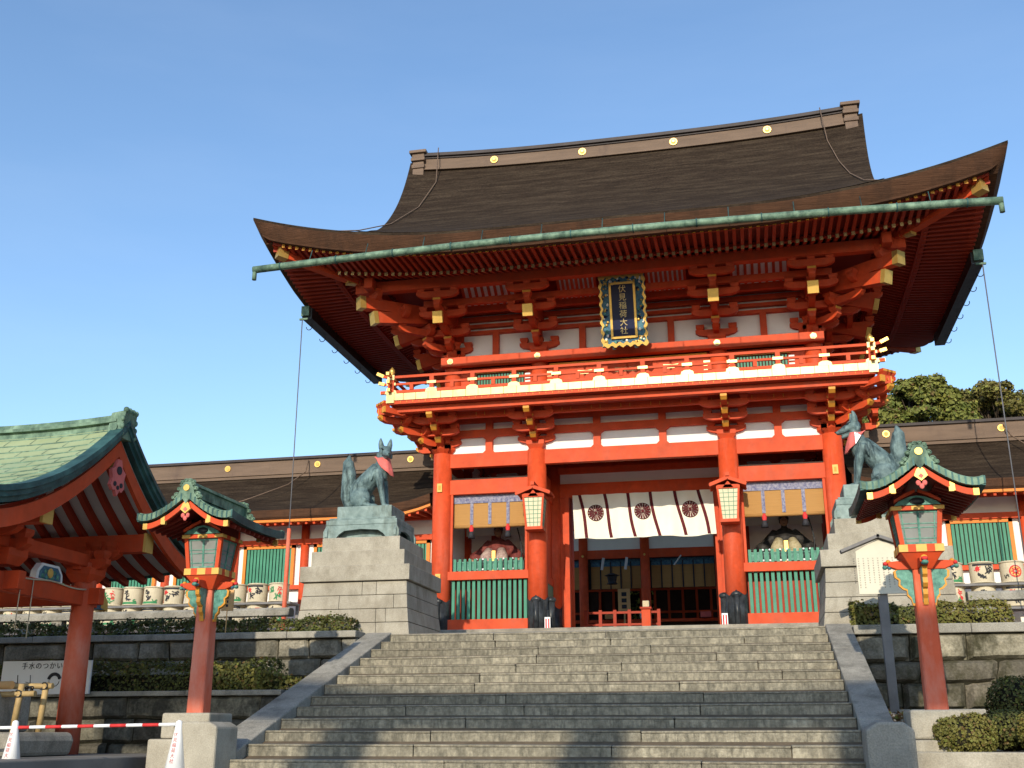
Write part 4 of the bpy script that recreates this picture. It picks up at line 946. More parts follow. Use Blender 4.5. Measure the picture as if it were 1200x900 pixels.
# ------------------------------------------------------------ sake barrels
BSTY = []
def barrel(x, y, z, style, label, group, seedv):
    o = thing('sake_barrel', (x, y, z), label, 'barrel', group); r = .285; h = .55; rr = random.Random(seedv)
    m = MB(); m.tube([(x, y, z), (x, y, z + .04), (x, y, z + .25), (x, y, z + .5), (x, y, z + h)], [r * .93, r * .97, r, r * .99, r * .94], 24); m.build('straw_body', STRAW, o)
    m = MB()
    for zz in (.03, .52): m.tube([(x + (r + .005) * math.cos(a), y + (r + .005) * math.sin(a), z + zz) for a in fr(0, 2 * math.pi, 24)], .018, 5)
    m.build('rope', STRAW, o)
    m = MB()
    def patch(u0, u1, z0, z1, mi, d=.006):
        n = max(2, int((u1 - u0) / .05)); a0 = -math.pi / 2
        q = [a0 + u / r for u in fr(u0, u1, n)]
        m.loft([[(x + (r + d) * math.cos(a), y + (r + d) * math.sin(a), z + zz) for a in q] for zz in (z0, z1)], mi, True, False, False)
    def stroke(u0, v0, u1, v1, wd, mi, d=.008):
        L = math.hypot(u1 - u0, v1 - v0) or 1; nx, nz = -(v1 - v0) / L * wd, (u1 - u0) / L * wd; P4 = [(u0 - nx, v0 - nz), (u0 + nx, v0 + nz), (u1 + nx, v1 + nz), (u1 - nx, v1 - nz)]
        m.add([(x + (r + d) * math.cos(-math.pi / 2 + u / r), y + (r + d) * math.sin(-math.pi / 2 + u / r), z + v) for u, v in P4], [(0, 1, 2, 3)], mi)
    def blotch(u, v, s, mi, n=6):
        for _ in range(n): a = rr.uniform(0, 6.28); L = s * rr.uniform(.5, 1); cu = u + rr.uniform(-.4, .4) * s; cv = v + rr.uniform(-.4, .4) * s; stroke(cu - L * math.cos(a) / 2, cv - L * math.sin(a) / 2, cu + L * math.cos(a) / 2, cv + L * math.sin(a) / 2, s * .09, mi)
    def disc(u, v, s, mi, d=.007):
        q = [(u + s * math.cos(a), v + s * math.sin(a)) for a in fr(0, 2 * math.pi, 16)[:-1]]
        m.add([(x + (r + d) * math.cos(-math.pi / 2 + a / r), y + (r + d) * math.sin(-math.pi / 2 + a / r), z + b) for a, b in q], [tuple(range(16))], mi)
    if style == 0:
        patch(-.26, .26, .44, .49, 0); blotch(-.13, .36, .12, 1, 7); blotch(.14, .33, .17, 0, 9); blotch(-.04, .2, .15, 0, 8); disc(-.14, .37, .05, 1)
    elif style == 1:
        disc(.02, .28, .15, 1); disc(.02, .28, .115, 3, .009)
        for k in range(8): a = k * math.pi / 4; stroke(.02 + .03 * math.cos(a), .28 + .03 * math.sin(a), .02 + .1 * math.cos(a), .28 + .1 * math.sin(a), .018, 1, .011)
        blotch(-.2, .15, .1, 0, 4)
    elif style == 2:
        blotch(-.06, .38, .13, 0, 8); blotch(-.02, .22, .15, 0, 9); patch(-.22, .25, .05, .11, 2); blotch(.18, .12, .12, 2, 6)
    else:
        blotch(-.1, .33, .16, 2, 8); blotch(.08, .17, .16, 2, 7); blotch(.12, .38, .12, 1, 5); disc(.14, .24, .05, 1)
    m.build('printed_emblem', [INK, REDINK, GRNINK, YEL], o)
STN = ('red and black lettering', 'round red crest', 'black lettering over green', 'green lettering and red mark')
rs = random.Random(21); bn = 0
for side, xs in (('left', [-20.68 + i * .655 for i in range(17)]), ('right', [7.92 + i * .72 for i in range(8)])):
    for row, z, nm in ((0, 1.66, 'top'), (1, 1.08, 'lower')):
        for i, x in enumerate(xs):
            stl = (2, 0, 1, 3)[(i + row * 3) % 4] if side == 'right' else (3, 2, 2, 0)[(i + row) % 4]
            end = 'gate' 
            num = (len(xs) - i) if side == 'left' else i + 1
            wd = ('nearest', 'second', 'third', 'fourth', 'fifth', 'sixth', 'seventh', 'eighth', 'ninth', 'tenth', 'eleventh', 'twelfth', 'thirteenth', 'fourteenth', 'fifteenth', 'sixteenth', 'seventeenth')[num - 1]
            barrel(x, .42, z, stl, f'straw barrel with {STN[stl]}, {nm} row {side}, {wd} from gate', f'stacked sake barrels {side} of the gate', bn); bn += 1
for xa, xb, lab in ((-21.2, -9.7, 'dark timber barrel rack left of the gate'), (7.4, 13.4, 'dark timber barrel rack right of the gate')):
    o = thing('barrel_rack', ((xa + xb) / 2, .4, 0), lab, 'rack', 'barrel racks')
    for z in (.44, 1.02, 1.6): m = MB(); m.box(xa, xb, .08, .78, z, z + .055); m.build('shelf', WOODG, o)
    for x in (xa + .05, xb - .05): m = MB(); m.box(x - .04, x + .04, .70, .78, -.02, 1.6); m.build('post', WOODG, o)

# ------------------------------------------------------------ stone pedestals with foxes
def pedestal(cx, label):
    o = thing('stone_pedestal', (cx, -6.35, 0), label, 'pedestal'); cyy = -6.35
    lv = [(0, .26, 1.24, 1.20), (.26, .54, 1.20, 1.165), (.54, .82, 1.16, 1.14), (.82, 1.10, 1.135, 1.12), (1.11, 1.43, 1.19, 1.19), (1.43, 1.76, 1.02, 1.02), (1.76, 2.07, .86, .86)]
    rr = random.Random(int(cx * 7))
    for i, (z0, z1, h0, h1) in enumerate(lv):
        m = MB(); g_ = .004 if i < 4 else .0
        cuts = [-1, 1] if i >= 4 else [-1] + sorted(rr.uniform(-.7, .8) for _ in range(2)) + [1]
        for a, b in zip(cuts, cuts[1:]):
            e = .0025 if i < 4 else 0
            m.hexa([(cx + a * h0 + e, cyy - h0, z0 + g_), (cx + b * h0 - e, cyy - h0, z0 + g_), (cx + b * h0 - e, cyy + h0, z0 + g_), (cx + a * h0 + e, cyy + h0, z0 + g_), (cx + a * h1 + e, cyy - h1, z1 - g_), (cx + b * h1 - e, cyy - h1, z1 - g_), (cx + b * h1 - e, cyy + h1, z1 - g_), (cx + a * h1 + e, cyy + h1, z1 - g_)])
        m.build('stone_course', PED, o, bevel=.012)
pedestal(-5.0, 'pale stepped granite pedestal under the fox statue left of the steps')
pedestal(5.48, 'pale stepped granite pedestal under the fox statue right of the steps')
def fox(cx, cyy, face, head_yaw, jaw, label):
    o = thing('fox_statue', (cx, cyy, 2.07), label, 'statue')
    Z = 2.07; s = face
    # bronze table
    m = MB(); hw, hd = .80, .62
    m.box(cx - hw, cx + hw, cyy - hd, cyy + hd, Z + .30, Z + .42); m.box(cx - hw + .05, cx + hw - .05, cyy - hd + .05, cyy + hd - .05, Z + .42, Z + .47); m.box(cx - .62, cx + .62, cyy - .46, cyy + .46, Z + .47, Z + .74)
    m.box(cx - .58, cx + .58, cyy - .42, cyy + .42, Z + .02, Z + .3)
    m.build('bronze_plinth', BRONZEB, o, bevel=.015)
    m = MB()
    ap = [(-hw, 0), (-hw - .05, .06), (-hw - .05, .17), (-hw + .02, .3), (hw - .02, .3), (hw + .05, .17), (hw + .05, .06), (hw, 0), (hw - .22, 0), (hw - .3, .1), (hw - .42, .18), (0, .21), (-hw + .42, .18), (-hw + .3, .1), (-hw + .22, 0)]
    for y in (cyy - hd, cyy + hd - .06): m.prism([(cx + a, Z + b) for a, b in ap], 'y', y, y + .06)
    ay = [(a * hd / hw, b) for a, b in ap]
    for x in (cx - hw, cx + hw - .06): m.prism([(cyy + a, Z + b) for a, b in ay], 'x', x, x + .06)
    m.build('scrolled_apron', BRONZEB, o)
    # body
    B = Z + .74; m = MB()
    def p(f, l, z): return (cx + s * f, cyy + l, B + z)
    m.tube([p(-.36, 0, .20), p(-.32, 0, .34), p(-.18, 0, .55), p(.02, 0, .76), p(.16, 0, .92)], [.17, .225, .235, .215, .19], 16)
    m.tube([p(.14, 0, .72), p(.2, 0, .9), p(.22, 0, 1.05), p(.26, 0, 1.2)], [.19, .185, .145, .115], 14)
    for l in (-1, 1):
        m.tube([p(.14, l * .12, .86), p(.22, l * .14, .6), p(.27, l * .13, .34), p(.31, l * .12, .1), p(.33, l * .12, .04)], [.12, .095, .068, .055, .06], 10)
        m.ball(p(.38, l * .12, .045), (.1, .065, .05))
        m.ball(p(-.22, l * .17, .24), (.24, .115, .24)); m.tube([p(-.06, l * .2, .2), p(-.12, l * .21, .08), p(.04, l * .21, .05)], [.11, .075, .055], 10); m.ball(p(.1, l * .21, .045), (.12, .07, .05))
    m.tube([p(-.42, 0, .14), p(-.56, .02, .1), p(-.62, .03, .3), p(-.58, .02, .62), p(-.56, 0, .88), p(-.6, 0, 1.1), p(-.56, 0, 1.27)], [.09, .1, .12, .15, .155, .11, .02], 12)
    for q in range(7):
        a = -.9 + q * .3; m.tube([p(-.56 + .13 * math.cos(a) * 1.0, .14 * math.sin(a), .5), p(-.565 + .155 * math.cos(a), .155 * math.sin(a), .8), p(-.57 + .09 * math.cos(a), .09 * math.sin(a), 1.12)], [.012, .026, .01], 5)
    for q in range(5):
        for l in (-1, 1): m.tube([p(-.3 + q * .1, l * .2, .62 - q * .0 + q * .06), p(-.34 + q * .1, l * .225, .5 + q * .05), p(-.36 + q * .1, l * .215, .38 + q * .05)], [.01, .028, .008], 5)
    hm = MB()
    hm.ball((0, 0, 0), (.135, .13, .125), 0, 14, 10)
    hm.tube([(.05, 0, -.01), (.17, 0, -.045), (.29, 0, -.075), (.315, 0, -.075)], [.105, .075, .042, .03], 12)
    if jaw: hm.tube([(.06, 0, -.09), (.16, 0, -.145), (.25, 0, -.175)], [.06, .042, .028], 10)
    else: hm.tube([(.06, 0, -.07), (.16, 0, -.095), (.26, 0, -.105)], [.07, .05, .03], 10)
    for l in (-1, 1):
        hm.tube([(-.03, l * .075, .07), (-.035, l * .09, .16), (-.03, l * .1, .24), (-.02, l * .105, .29)], [.06, .055, .03, .006], 8)
        hm.ball((.085, l * .075, .035), (.03, .022, .02)); hm.tube([(-.05, l * .11, -.04), (-.02, l * .14, -.12)], [.06, .02], 8)
    hm.ball((.32, 0, -.06), (.022, .025, .02))
    Mh = Matrix.Translation(p(.27, 0, 1.29)) @ Matrix.Rotation((0 if s > 0 else math.pi) + head_yaw, 4, 'Z') @ Matrix.Rotation(R(8), 4, 'Y'); Mh = Mh @ Matrix.Scale(1.14, 4); hm.xform(Mh)
    m.v_off = len(m.v); k = len(m.v); m.v += hm.v; m.f += [[k + i for i in f] for f in hm.f]; m.m += hm.m; m.sm += hm.sm
    remeshed(m, 'fox_body', BRONZE, o, .019, 2)
    m = MB()
    for l in (-1, 1): m.ball((.1, l * .088, .04), (.022, .012, .01), 0, 8, 5); m.tube([(.04, l * .1, .07), (.1, l * .092, .062), (.145, l * .075, .035)], .008, 5)
    m.ball((.335, 0, -.055), (.014, .02, .014), 0, 8, 5)
    for l in (-1, 1): m.tube([(.31, l * .026, -.095), (.2, l * .05, -.095), (.1, l * .085, -.075)], .007, 5)
    m.xform(Mh); m.build('eyes_and_muzzle_lines', BRONZED, o, split=False)
    # bib
    m = MB(); n = 28; rings = []
    for t, (f, z, r_, dz) in enumerate(((.25, 1.15, .13, 0), (.245, 1.08, .16, 0), (.25, 1.0, .195, .0), (.26, .9, .215, 0))):
        ring_ = []
        for k in range(n):
            a = 2 * math.pi * k / n; fw = max(0, math.cos(a)); drop = (.0 if t == 0 else (.06 * t * fw - (.1 * t * max(0, -math.cos(a)))))
            w_ = 1 + (.02 + .022 * t) * math.sin(7 * a + t * .6) + .02 * math.sin(3 * a + 2)
            ring_.append(p(f + r_ * math.cos(a) * w_, r_ * .98 * math.sin(a) * w_, z - drop))
        rings.append(ring_)
    m.loft(rings, 0, True, False)
    bb = m.build('red_bib', BIB, o); sol = bb.modifiers.new('thick', 'SOLIDIFY'); sol.thickness = .012
    if jaw:
        m = MB(); q = p(.3, -.12, 1.06); m.add([(q[0] + .02, q[1] - .1, q[2] + .06), (q[0] + .14, q[1] - .12, q[2] - .02), (q[0] + .02, q[1] - .12, q[2] - .2)], [(0, 1, 2)]); m.tube([(q[0] + .05, q[1] - .08, q[2] + .02), (q[0] + .1, q[1] - .1, q[2] - .08)], [.05, .02], 8); m.build('white_knot', PLAST, o)
fox(-5.08, -6.4, 1, R(-58), False, 'green bronze fox in a red bib on the left pedestal, head turned outward')
fox(5.5, -6.4, -1, R(6), True, 'green bronze fox in a red bib on the right pedestal, jaws open')

# ------------------------------------------------------------ terraces: walls, hedges, balustrades
def stone_wall(name, xa, xb, y0, y1, z0, z1, rows, label, mats, seedv, cap=.13, capmat=STONE, cell=.8, rough=.03, rowh=None):
    o = thing(name, ((xa + xb) / 2, y0, z0), label, 'wall'); rr = random.Random(seedv)
    m = MB(); m.box(xa, xb, y0 + .09, y1, z0, z1 - cap, len(mats)); H_ = z1 - cap - z0
    hh = rowh or [1 / rows] * rows
    nx = int((xb - xa) / .05)
    def bnd(k, x):   # wavy bed joints
        z = z0 + H_ * sum(hh[:k])
        return z if k in (0, len(hh)) else z + rough * 1.6 * noise.noise(Vector((x * .9, k * 7.3 + seedv, 0))) + rough * .8 * noise.noise(Vector((x * 3.1, k * 3.3, 5)))
    for k in range(len(hh)):
        x = xa; tilt0 = 0
        while x < xb - .02:
            L = rr.uniform(.55, 1.45) * cell; x2 = min(xb, x + L)
            if xb - x2 < .25: x2 = xb
            tilt1 = rr.uniform(-1, 1) * rough * 3; mi = rr.randrange(len(mats)) if rowh is None else ((2, 3, 2), (3, 3, 2), (0, 1, 0, 2))[k][rr.randrange(3)] ; d0 = rr.uniform(0, .03); bul = rough * 1.2; sh = Vector((rr.uniform(0, 50), k, seedv))
            n, q = 12, 8; vs_ = []
            for j in range(q + 1):
                v = j / q
                for i in range(n + 1):
                    u = i / n; xl = x + tilt0 * (v - .5) + .006; xr = x2 + tilt1 * (v - .5) - .006; px = xl + (xr - xl) * u
                    px = px + 0; zl = bnd(k, px) + .006; zh = bnd(k + 1, px) - .006; pz_ = zl + (zh - zl) * v
                    e = min(u, 1 - u) * (xr - xl); f = min(v, 1 - v) * (zh - zl); edge = min(e, f)
                    dep = d0 + (.06 if edge < 1e-6 else 0) + max(0, .03 - edge) * .6 - bul * min(1, edge / .07) + rough * (.9 * noise.noise(Vector((px * 3.5, pz_ * 3.5, seedv)) + sh) + .5 * noise.noise(Vector((px * 9, pz_ * 9, seedv)) + sh) + .25 * noise.noise(Vector((px * 21, pz_ * 21, seedv))))
                    vs_.append((px, y0 + dep, pz_))
            m.add(vs_, [(j * (n + 1) + i, j * (n + 1) + i + 1, (j + 1) * (n + 1) + i + 1, (j + 1) * (n + 1) + i) for j in range(q) for i in range(n)], mi, False)
            x = x2; tilt0 = tilt1
    m.build('stone_face', list(mats) + [CORE], o)
    m = MB(); x = xa
    while x < xb - .02:
        x2 = min(xb, x + rr.uniform(1.2, 2.2))
        if xb - x2 < .4: x2 = xb
        m.box(x + .003, x2 - .003, y0 - .06, y1 + .02, z1 - cap + .001, z1 + rr.uniform(-.006, .006)); x = x2
    m.build('coping', capmat, o, bevel=.015)
stone_wall('retaining_wall', -20, -4.53, -8.5, -8.0, -1.25, .02, 3, 'upper grey retaining wall with coping left of the steps', WALLUP, 1, cell=1.0, rough=.018)
stone_wall('retaining_wall', -20, -4.8, -11.2, -10.8, -2.42, -1.18, 3, 'lower stained retaining wall left of the steps', WALLLOW, 2, .09, cell=1.0, rough=.02)
stone_wall('retaining_wall', 4.69, 18, -8.4, -7.95, -1.5, -.06, 3, 'mossy upper retaining wall right of the steps', WALLR, 3, .16, STONE, .95, .034, (.36, .28, .36))
stone_wall('planter_kerb', 4.72, 18, -14.1, -13.75, -3.0, -2.1, 2, 'low granite planter kerb in front of the round bushes', [PED], 5, .3, PED, 1.4)
m = MB(); m.box(-30, -4.53, -10.8, -8.45, -1.8, -1.25); tag(m.build('planting_bed', SOIL), kind='structure')
m = MB(); m.box(4.69, 30, -13.75, -8.3, -2.41, -2.16); tag(m.build('planting_bed', SOIL), kind='structure')
o = simple('wall_footing', STONE, 'narrow stone footing strip at the base of the mossy right wall', 'footing', (9, -9.2, -2.16), lambda m: m.box(4.72, 30, -9.3, -8.42, -2.15, -1.5), bevel=.02)

def leaves(mb, pts_fn, n, size, rr, mi=0):
    for _ in range(n):
        p, nrm = pts_fn(rr)
        d = (nrm + Vector((rr.uniform(-1, 1), rr.uniform(-1, 1), rr.uniform(-1, 1))) * .8).normalized()
        t = d.orthogonal().normalized(); t.rotate(Matrix.Rotation(rr.uniform(0, 6.28), 3, d)); b = d.cross(t)
        L = size * rr.uniform(.6, 1.3); W = L * rr.uniform(.3, .55)
        # folded leaf
        c_ = rr.random(); mb.add([p - t * L * .5, p + b * W + d * W * .3, p + t * L * .5, p - b * W + d * W * .3], [(0, 1, 2), (0, 2, 3)], 0 if c_ < .78 else 1 if c_ < .93 else 2)
def hedge(xa, xb, y0, y1, z0, z1, n, label, m_=None, seedv=0, size=.055, name='trimmed_hedge', cat='hedge', round_=0):
    o = thing(name, ((xa + xb) / 2, (y0 + y1) / 2, z0), label, cat); rr = random.Random(seedv)
    c = MB(); c.box(xa + .13, xb - .13, y0 + .17, y1 - .08, z0, z1 - .2); c.build('twigs', CORE, o)
    mb = MB(); sx, sy, sz = xb - xa, y1 - y0, z1 - z0; A1, A2, A3 = sx * sz, sx * sy, sy * sz; T_ = A1 * 1.3 + A2 + 2 * A3
    def f(r):
        u = r.uniform(0, T_)
        if u < A1 * 1.3: p = Vector((r.uniform(xa, xb), y0, r.uniform(z0, z1))); nn = Vector((0, -1, .3))
        elif u < A1 * 1.3 + A2: p = Vector((r.uniform(xa, xb), r.uniform(y0, y1), z1)); nn = Vector((0, 0, 1))
        else: s_ = r.choice((0, 1)); p = Vector((xb if s_ else xa, r.uniform(y0, y1), r.uniform(z0, z1))); nn = Vector((1 if s_ else -1, 0, .3))
        v = noise.noise_vector(p * 1.7 + Vector((seedv, 0, 0))) * .13 + noise.noise_vector(p * 6) * .06 + (Vector((0, 0, r.uniform(0, .09))) if r.random() < .08 else Vector())
        return p + v - nn.normalized() * r.uniform(-.01, .09), nn
    leaves(mb, f, n, size, rr); mb.build('leaves', [m_ or HEDGE, LEAFHI, LEAFDRY], o)
hedge(-16.5, -4.75, -8.0, -7.45, -.03, .33, 15000, 'trimmed dark hedge on the upper left terrace before the stone balustrade', seedv=1)
hedge(-16.5, -5.35, -10.72, -9.7, -1.25, -.68, 15000, 'trimmed dark hedge on the middle left ledge between the two walls', seedv=2)
hedge(-5.4, -4.66, -11.0, -9.9, -1.3, -.95, 1600, 'small sprawling shrub spilling beside the left cheek of the steps', HEDGEY, 3, .06, 'sprawling_shrub', 'shrub')
hedge(-6.2, -5.25, -10.78, -10.3, -1.3, -.8, 1100, 'yellow green shrub at the right end of the middle hedge', HEDGEY, 9, .06, 'sprawling_shrub', 'shrub')
hedge(4.72, 5.3, -7.92, -7.5, -.08, .36, 1500, 'yellowish shrub at the foot of the right pedestal', HEDGEY, 4, .06, 'clipped_shrub', 'shrub')
hedge(5.25, 6.05, -7.92, -7.4, -.08, .34, 1900, 'dark green clipped shrub behind the right lantern post', HEDGE, 5, .055, 'clipped_shrub', 'shrub')
hedge(6.05, 7.4, -7.92, -7.4, -.08, .38, 2500, 'olive clipped shrub under the right stone balustrade', HEDGEY, 6, .055, 'clipped_shrub', 'shrub')
def bush(c, r, n, label, m_, seedv, size=.04):
    o = thing('round_bush', (c[0], c[1], c[2] - r[2]), label, 'bush', None); rr = random.Random(seedv)
    b = MB(); b.ball(c, (r[0] * .9, r[1] * .9, r[2] * .9), 0, 16, 10); b.build('twigs', CORE, o); mb = MB()
    def f(q):
        z = q.uniform(-.75, 1); a = q.uniform(0, 6.283); k = math.sqrt(max(0, 1 - z * z)); nn = Vector((k * math.cos(a), k * math.sin(a), z)); sq = 1 / (abs(nn.x) ** 2.6 + abs(nn.y) ** 2.6 + abs(nn.z) ** 2.6) ** (1 / 2.6)
        p = Vector((c[0] + nn.x * sq * r[0], c[1] + nn.y * sq * r[1], c[2] + nn.z * sq * r[2])); p += noise.noise_vector(p * 4) * .05
        return p - nn * q.uniform(-.02, .06), nn
    leaves(mb, f, n, size, rr); mb.build('leaves', [m_, LEAFHI, LEAFDRY], o)
bush((-2.4, 25, 3.4), (2.6, 1.2, 3.2), 7000, 'yellow green garden shrub seen through the back of the worship hall', GARDEN, 15, .14)
bush((5.47, -13.62, -1.9), (.38, .3, .25), 4200, 'low olive round bush in front of the right lantern base', HEDGEY, 1)
bush((6.15, -12.9, -1.86), (.42, .38, .27), 3600, 'dark green round bush beside the low olive one in the right planter', HEDGE, 2)
bush((6.55, -12.4, -1.5), (.52, .45, .36), 4500, 'large dark green round bush at the right edge of the planter', HEDGE, 3)
bush((6.55, -13.6, -1.88), (.42, .34, .3), 3600, 'olive round bush low at the right edge of the photograph', HEDGEY, 4)
DRYL = leafmat('dry_brown_leaves', (.10, .05, .025), (.2, .12, .05))
hedge(4.75, 5.3, -10.6, -9.8, -2.16, -1.6, 900, 'dry brownish shrub beside the right cheek of the steps', DRYL, 8, .06, 'dry_shrub', 'shrub')

def balustrade(xa, xb, y, z0, label, sp, dark):
    o = thing('stone_balustrade', ((xa + xb) / 2, y, z0), label, 'balustrade')
    m = MB(); x = xa
    m.prism([(y - .14, z0 + .5), (y + .14, z0 + .5), (y + .14, z0 + .63), (y + .09, z0 + .675), (y - .09, z0 + .675), (y - .14, z0 + .63)], 'x', xa, xb); m.build('rail', dark, o, bevel=.015)
    x = xa + .25
    while x < xb - .1: m = MB(); m.box(x - .13, x + .13, y - .1, y + .1, z0, z0 + .498); m.build('post', STONE, o, bevel=.012); x += sp
balustrade(-18, -6.62, -6.85, 0, 'grey granite balustrade behind the hedge left of the steps', .80, STONE)
balustrade(6.9, 16, -6.95, -.03, 'grey granite balustrade behind the shrubs right of the steps', .88, STONE)

# ------------------------------------------------------------ standing lanterns
def shrine_lantern(cx, label, base_lab):
    cyy = -13.25; ZB = -1.59
    o = thing('lantern_post', (cx, cyy, ZB), label, 'lantern', 'pair of shrine lantern posts')
    m = MB()
    def oct_(h, c_, z): return [(cx + a, cyy + b, z) for a, b in ((-h + c_, -h), (h - c_, -h), (h, -h + c_), (h, h - c_), (h - c_, h), (-h + c_, h), (-h, h - c_), (-h, -h + c_))]
    m.loft([oct_(.135, .02, ZB + .001), oct_(.118, .02, .22)], 0, False); m.build('post', REDF, o, bevel=.004)
    m = MB()   # cross arms + brackets
    for ax in (0, 1):
        k0 = len(m.v); m.prism([(-.42, .30), (-.42, .36), (-.28, .37), (.28, .37), (.42, .36), (.42, .30), (.3, .25), (-.3, .25)], 'y', -.055 + ax * .004, .055 + ax * .004, 0); m.xform(Matrix.Translation((cx, cyy, -.02 + ax * .003)) @ Matrix.Rotation(ax * math.pi / 2, 4, 'Z'), k0)
    m.hexa([(cx - .13, cyy - .13, .22), (cx + .13, cyy - .13, .22), (cx + .13, cyy + .13, .22), (cx - .13, cyy + .13, .22), (cx - .27, cyy - .27, .43), (cx + .27, cyy - .27, .43), (cx + .27, cyy + .27, .43), (cx - .27, cyy + .27, .43)], 0)
    m.build('cross_arm', RED, o, bevel=.01)
    for q in range(4):
        m = MB(); p_ = [(.11, .24), (.30, .25), (.36, .21), (.35, .13), (.30, .09), (.31, .02), (.26, -.03), (.21, -.05), (.21, -.12), (.165, -.17), (.15, -.25), (.11, -.25)]
        m.prism(p_, 'y', -.03, .03, 1); m.prism([(.11 + (a - .11) * .88, .235 + (b - .235) * .93) for a, b in p_], 'y', -.036, .036, 0)
        for a, b, c_ in ((.40, .27, 2), (.45, .32, 3), (.41, .345, 1), (.37, .31, 0), (.46, .27, 0)): m.ball((a, 0, b), (.034, .045, .03), c_, 8, 6)
        for a, b in ((.33, .16), (.27, .04), (.19, -.09)): m.tube([(a - .03 + .03 * math.cos(t), 0, b + .03 * math.sin(t)) for t in fr(-1, 4, 8)], .014, 5, 1)
        m.xform(Matrix.Translation((cx, cyy, 0)) @ Matrix.Rotation(q * math.pi / 2, 4, 'Z')); m.build('carved_bracket', [TEAL, OCHR, BLUE, REDINK], o)
    # striped sill and box
    def stripe(z0, z1, h, n):
        m = MB(); m.box(cx - h, cx + h, cyy - h, cyy + h, z0, z1, 0)
        for i in range(n):
            if i % 2 == 0:
                a, b = -h + 2 * h * i / n, -h + 2 * h * (i + 1) / n
                e = .012 if 0 < i < n - 1 else 0
                m.box(cx + a - e, cx + b + e, cyy - h - .004, cyy - h + .001, z0 + .004, z1 - .004, 1); m.box(cx + a - e, cx + b + e, cyy + h - .001, cyy + h + .004, z0 + .004, z1 - .004, 1)
                m.box(cx + h - .001, cx + h + .004, cyy + a - e, cyy + b + e, z0 + .004, z1 - .004, 1); m.box(cx - h - .004, cx - h + .001, cyy + a - e, cyy + b + e, z0 + .004, z1 - .004, 1)
        m.build('striped_sill', [RED, YEL], o, bevel=.004)
    stripe(.43, .535, .285, 5); stripe(.985, 1.045, .34, 5)
    m = MB(); wa, wb = .235, .285
    for sx in (-1, 1):
        for sy in (-1, 1): m.beam((cx + sx * (wa + .0), cyy + sy * wa, .53), (cx + sx * wb, cyy + sy * wb, .99), .06, .06, 0, (0, 1, 0))
    m.build('box_frame', RED, o)
    for q in range(4):
        m = MB(); m.add([(-wa, -wa, .535), (wa, -wa, .535), (wb, -wb, .985), (-wb, -wb, .985), (-wa, -wa + .02, .535), (wa, -wa + .02, .535), (wb, -wb + .02, .985), (-wb, -wb + .02, .985)], [(0, 1, 2, 3), (4, 7, 6, 5)], 0)
        for f in (.04, .18, .5, .62, .96):
            h = wa + (wb - wa) * f; z = .535 + .45 * f; m.box(-h, h, -h - .008, -h + .012, z - (.012 if f in (.04, .96) else .006), z + (.012 if f in (.04, .96) else .006), 1)
        for t in (-.76, -.03, .03, .76): m.beam((t * wa, -wa - .003, .54), (t * wb, -wb - .003, .98), .014, .02, 1, (0, 1, 0))
        m.xform(Matrix.Translation((cx, cyy, 0)) @ Matrix.Rotation(q * math.pi / 2, 4, 'Z')); m.build('pane', [GLASS, TEAL], o)
    # gable board ornaments
    m = MB(); m.prism([(cx - .3, 1.05), (cx + .3, 1.05), (cx + .24, 1.1), (cx + .1, 1.16), (cx, 1.18), (cx - .1, 1.16), (cx - .24, 1.1)], 'y', cyy - .36, cyy - .32, 0); m.ball((cx, cyy - .36, 1.1), (.1, .02, .05), 1, 10, 6)
    for sx in (-1, 1): m.prism([(cx + sx * .02, 1.22), (cx + sx * .02, 1.26), (cx + sx * .16, 1.2), (cx + sx * .3, 1.12), (cx + sx * .3, 1.08), (cx + sx * .15, 1.16)], 'y', cyy - .39, cyy - .34, 2)
    m.build('frog_leg_strut', [TEAL, BLACK, RED], o)
    # roof: ridge along Y
    RW, RY = .765, .94
    def rzt(t): return 1.15 + (1.58 - 1.15) * ((1 - t) ** 1.55) + .09 * t ** 4 - .02   # t: 0 at ridge, 1 at eave
    def yfl(t): return .0
    m = MB(); ts = fr(0, 1, 14)
    for s in (-1, 1):
        nY = 16; rings = []
        for j in range(nY + 1):
            v = -1 + 2 * j / nY; up = .05 * abs(v) ** 3
            rings.append([(cx + s * RW * t, cyy + RY * v, rzt(t) + up) for t in ts])
        m.loft(rings, 0, True, False, False)
        for j in range(1, nY * 2):   # standing seams
            v = -1 + j / nY; up = .05 * abs(v) ** 3
            if j % 2: m.tube([(cx + s * RW * t, cyy + RY * v, rzt(t) + up + .004) for t in ts[1:]], .009, 4, 0, False)
    m.build('copper_roof', PATROOF if False else PATINA, o)
    m = MB()
    for v in (-1, 1):
        for s in (-1, 1):
            rings = []
            for t in ts:
                z = rzt(t) + .035; x = cx + s * RW * t; y = cyy + v * RY; th = .07
                rings.append([(x, y + v * .012, z + .02), (x, y + v * .012, z - th), (x, y - v * .09, z - th), (x, y - v * .09, z + .02)])
            m.loft(rings, 0, False); m.tube([(cx + s * RW * t, cyy + v * (RY - .04), rzt(t) + .06) for t in ts[1:]], .022, 6, 0)
    for s in (-1, 1):
        x = cx + s * RW; rings = []
        for v in fr(-1, 1, 12): z = rzt(1) + .05 * abs(v) ** 3; y = cyy + RY * v; rings.append([(x + s * .01, y, z + .01), (x + s * .01, y, z - .11), (x - s * .09, y, z - .10), (x - s * .09, y, z)])
        m.loft(rings, 1, False)
    for v in (-1, 1):
        for s in (-1, 1):
            for t in fr(.1, 1, 9):
                z = rzt(t) + .035; x = cx + s * RW * t; y = cyy + v * RY; m.box(x - .012, x + .012, y - .016, y + .016, z - .074, z + .03, 1)
    m.build('roof_edge', [PATINA, PATDARK], o)
    m = MB()
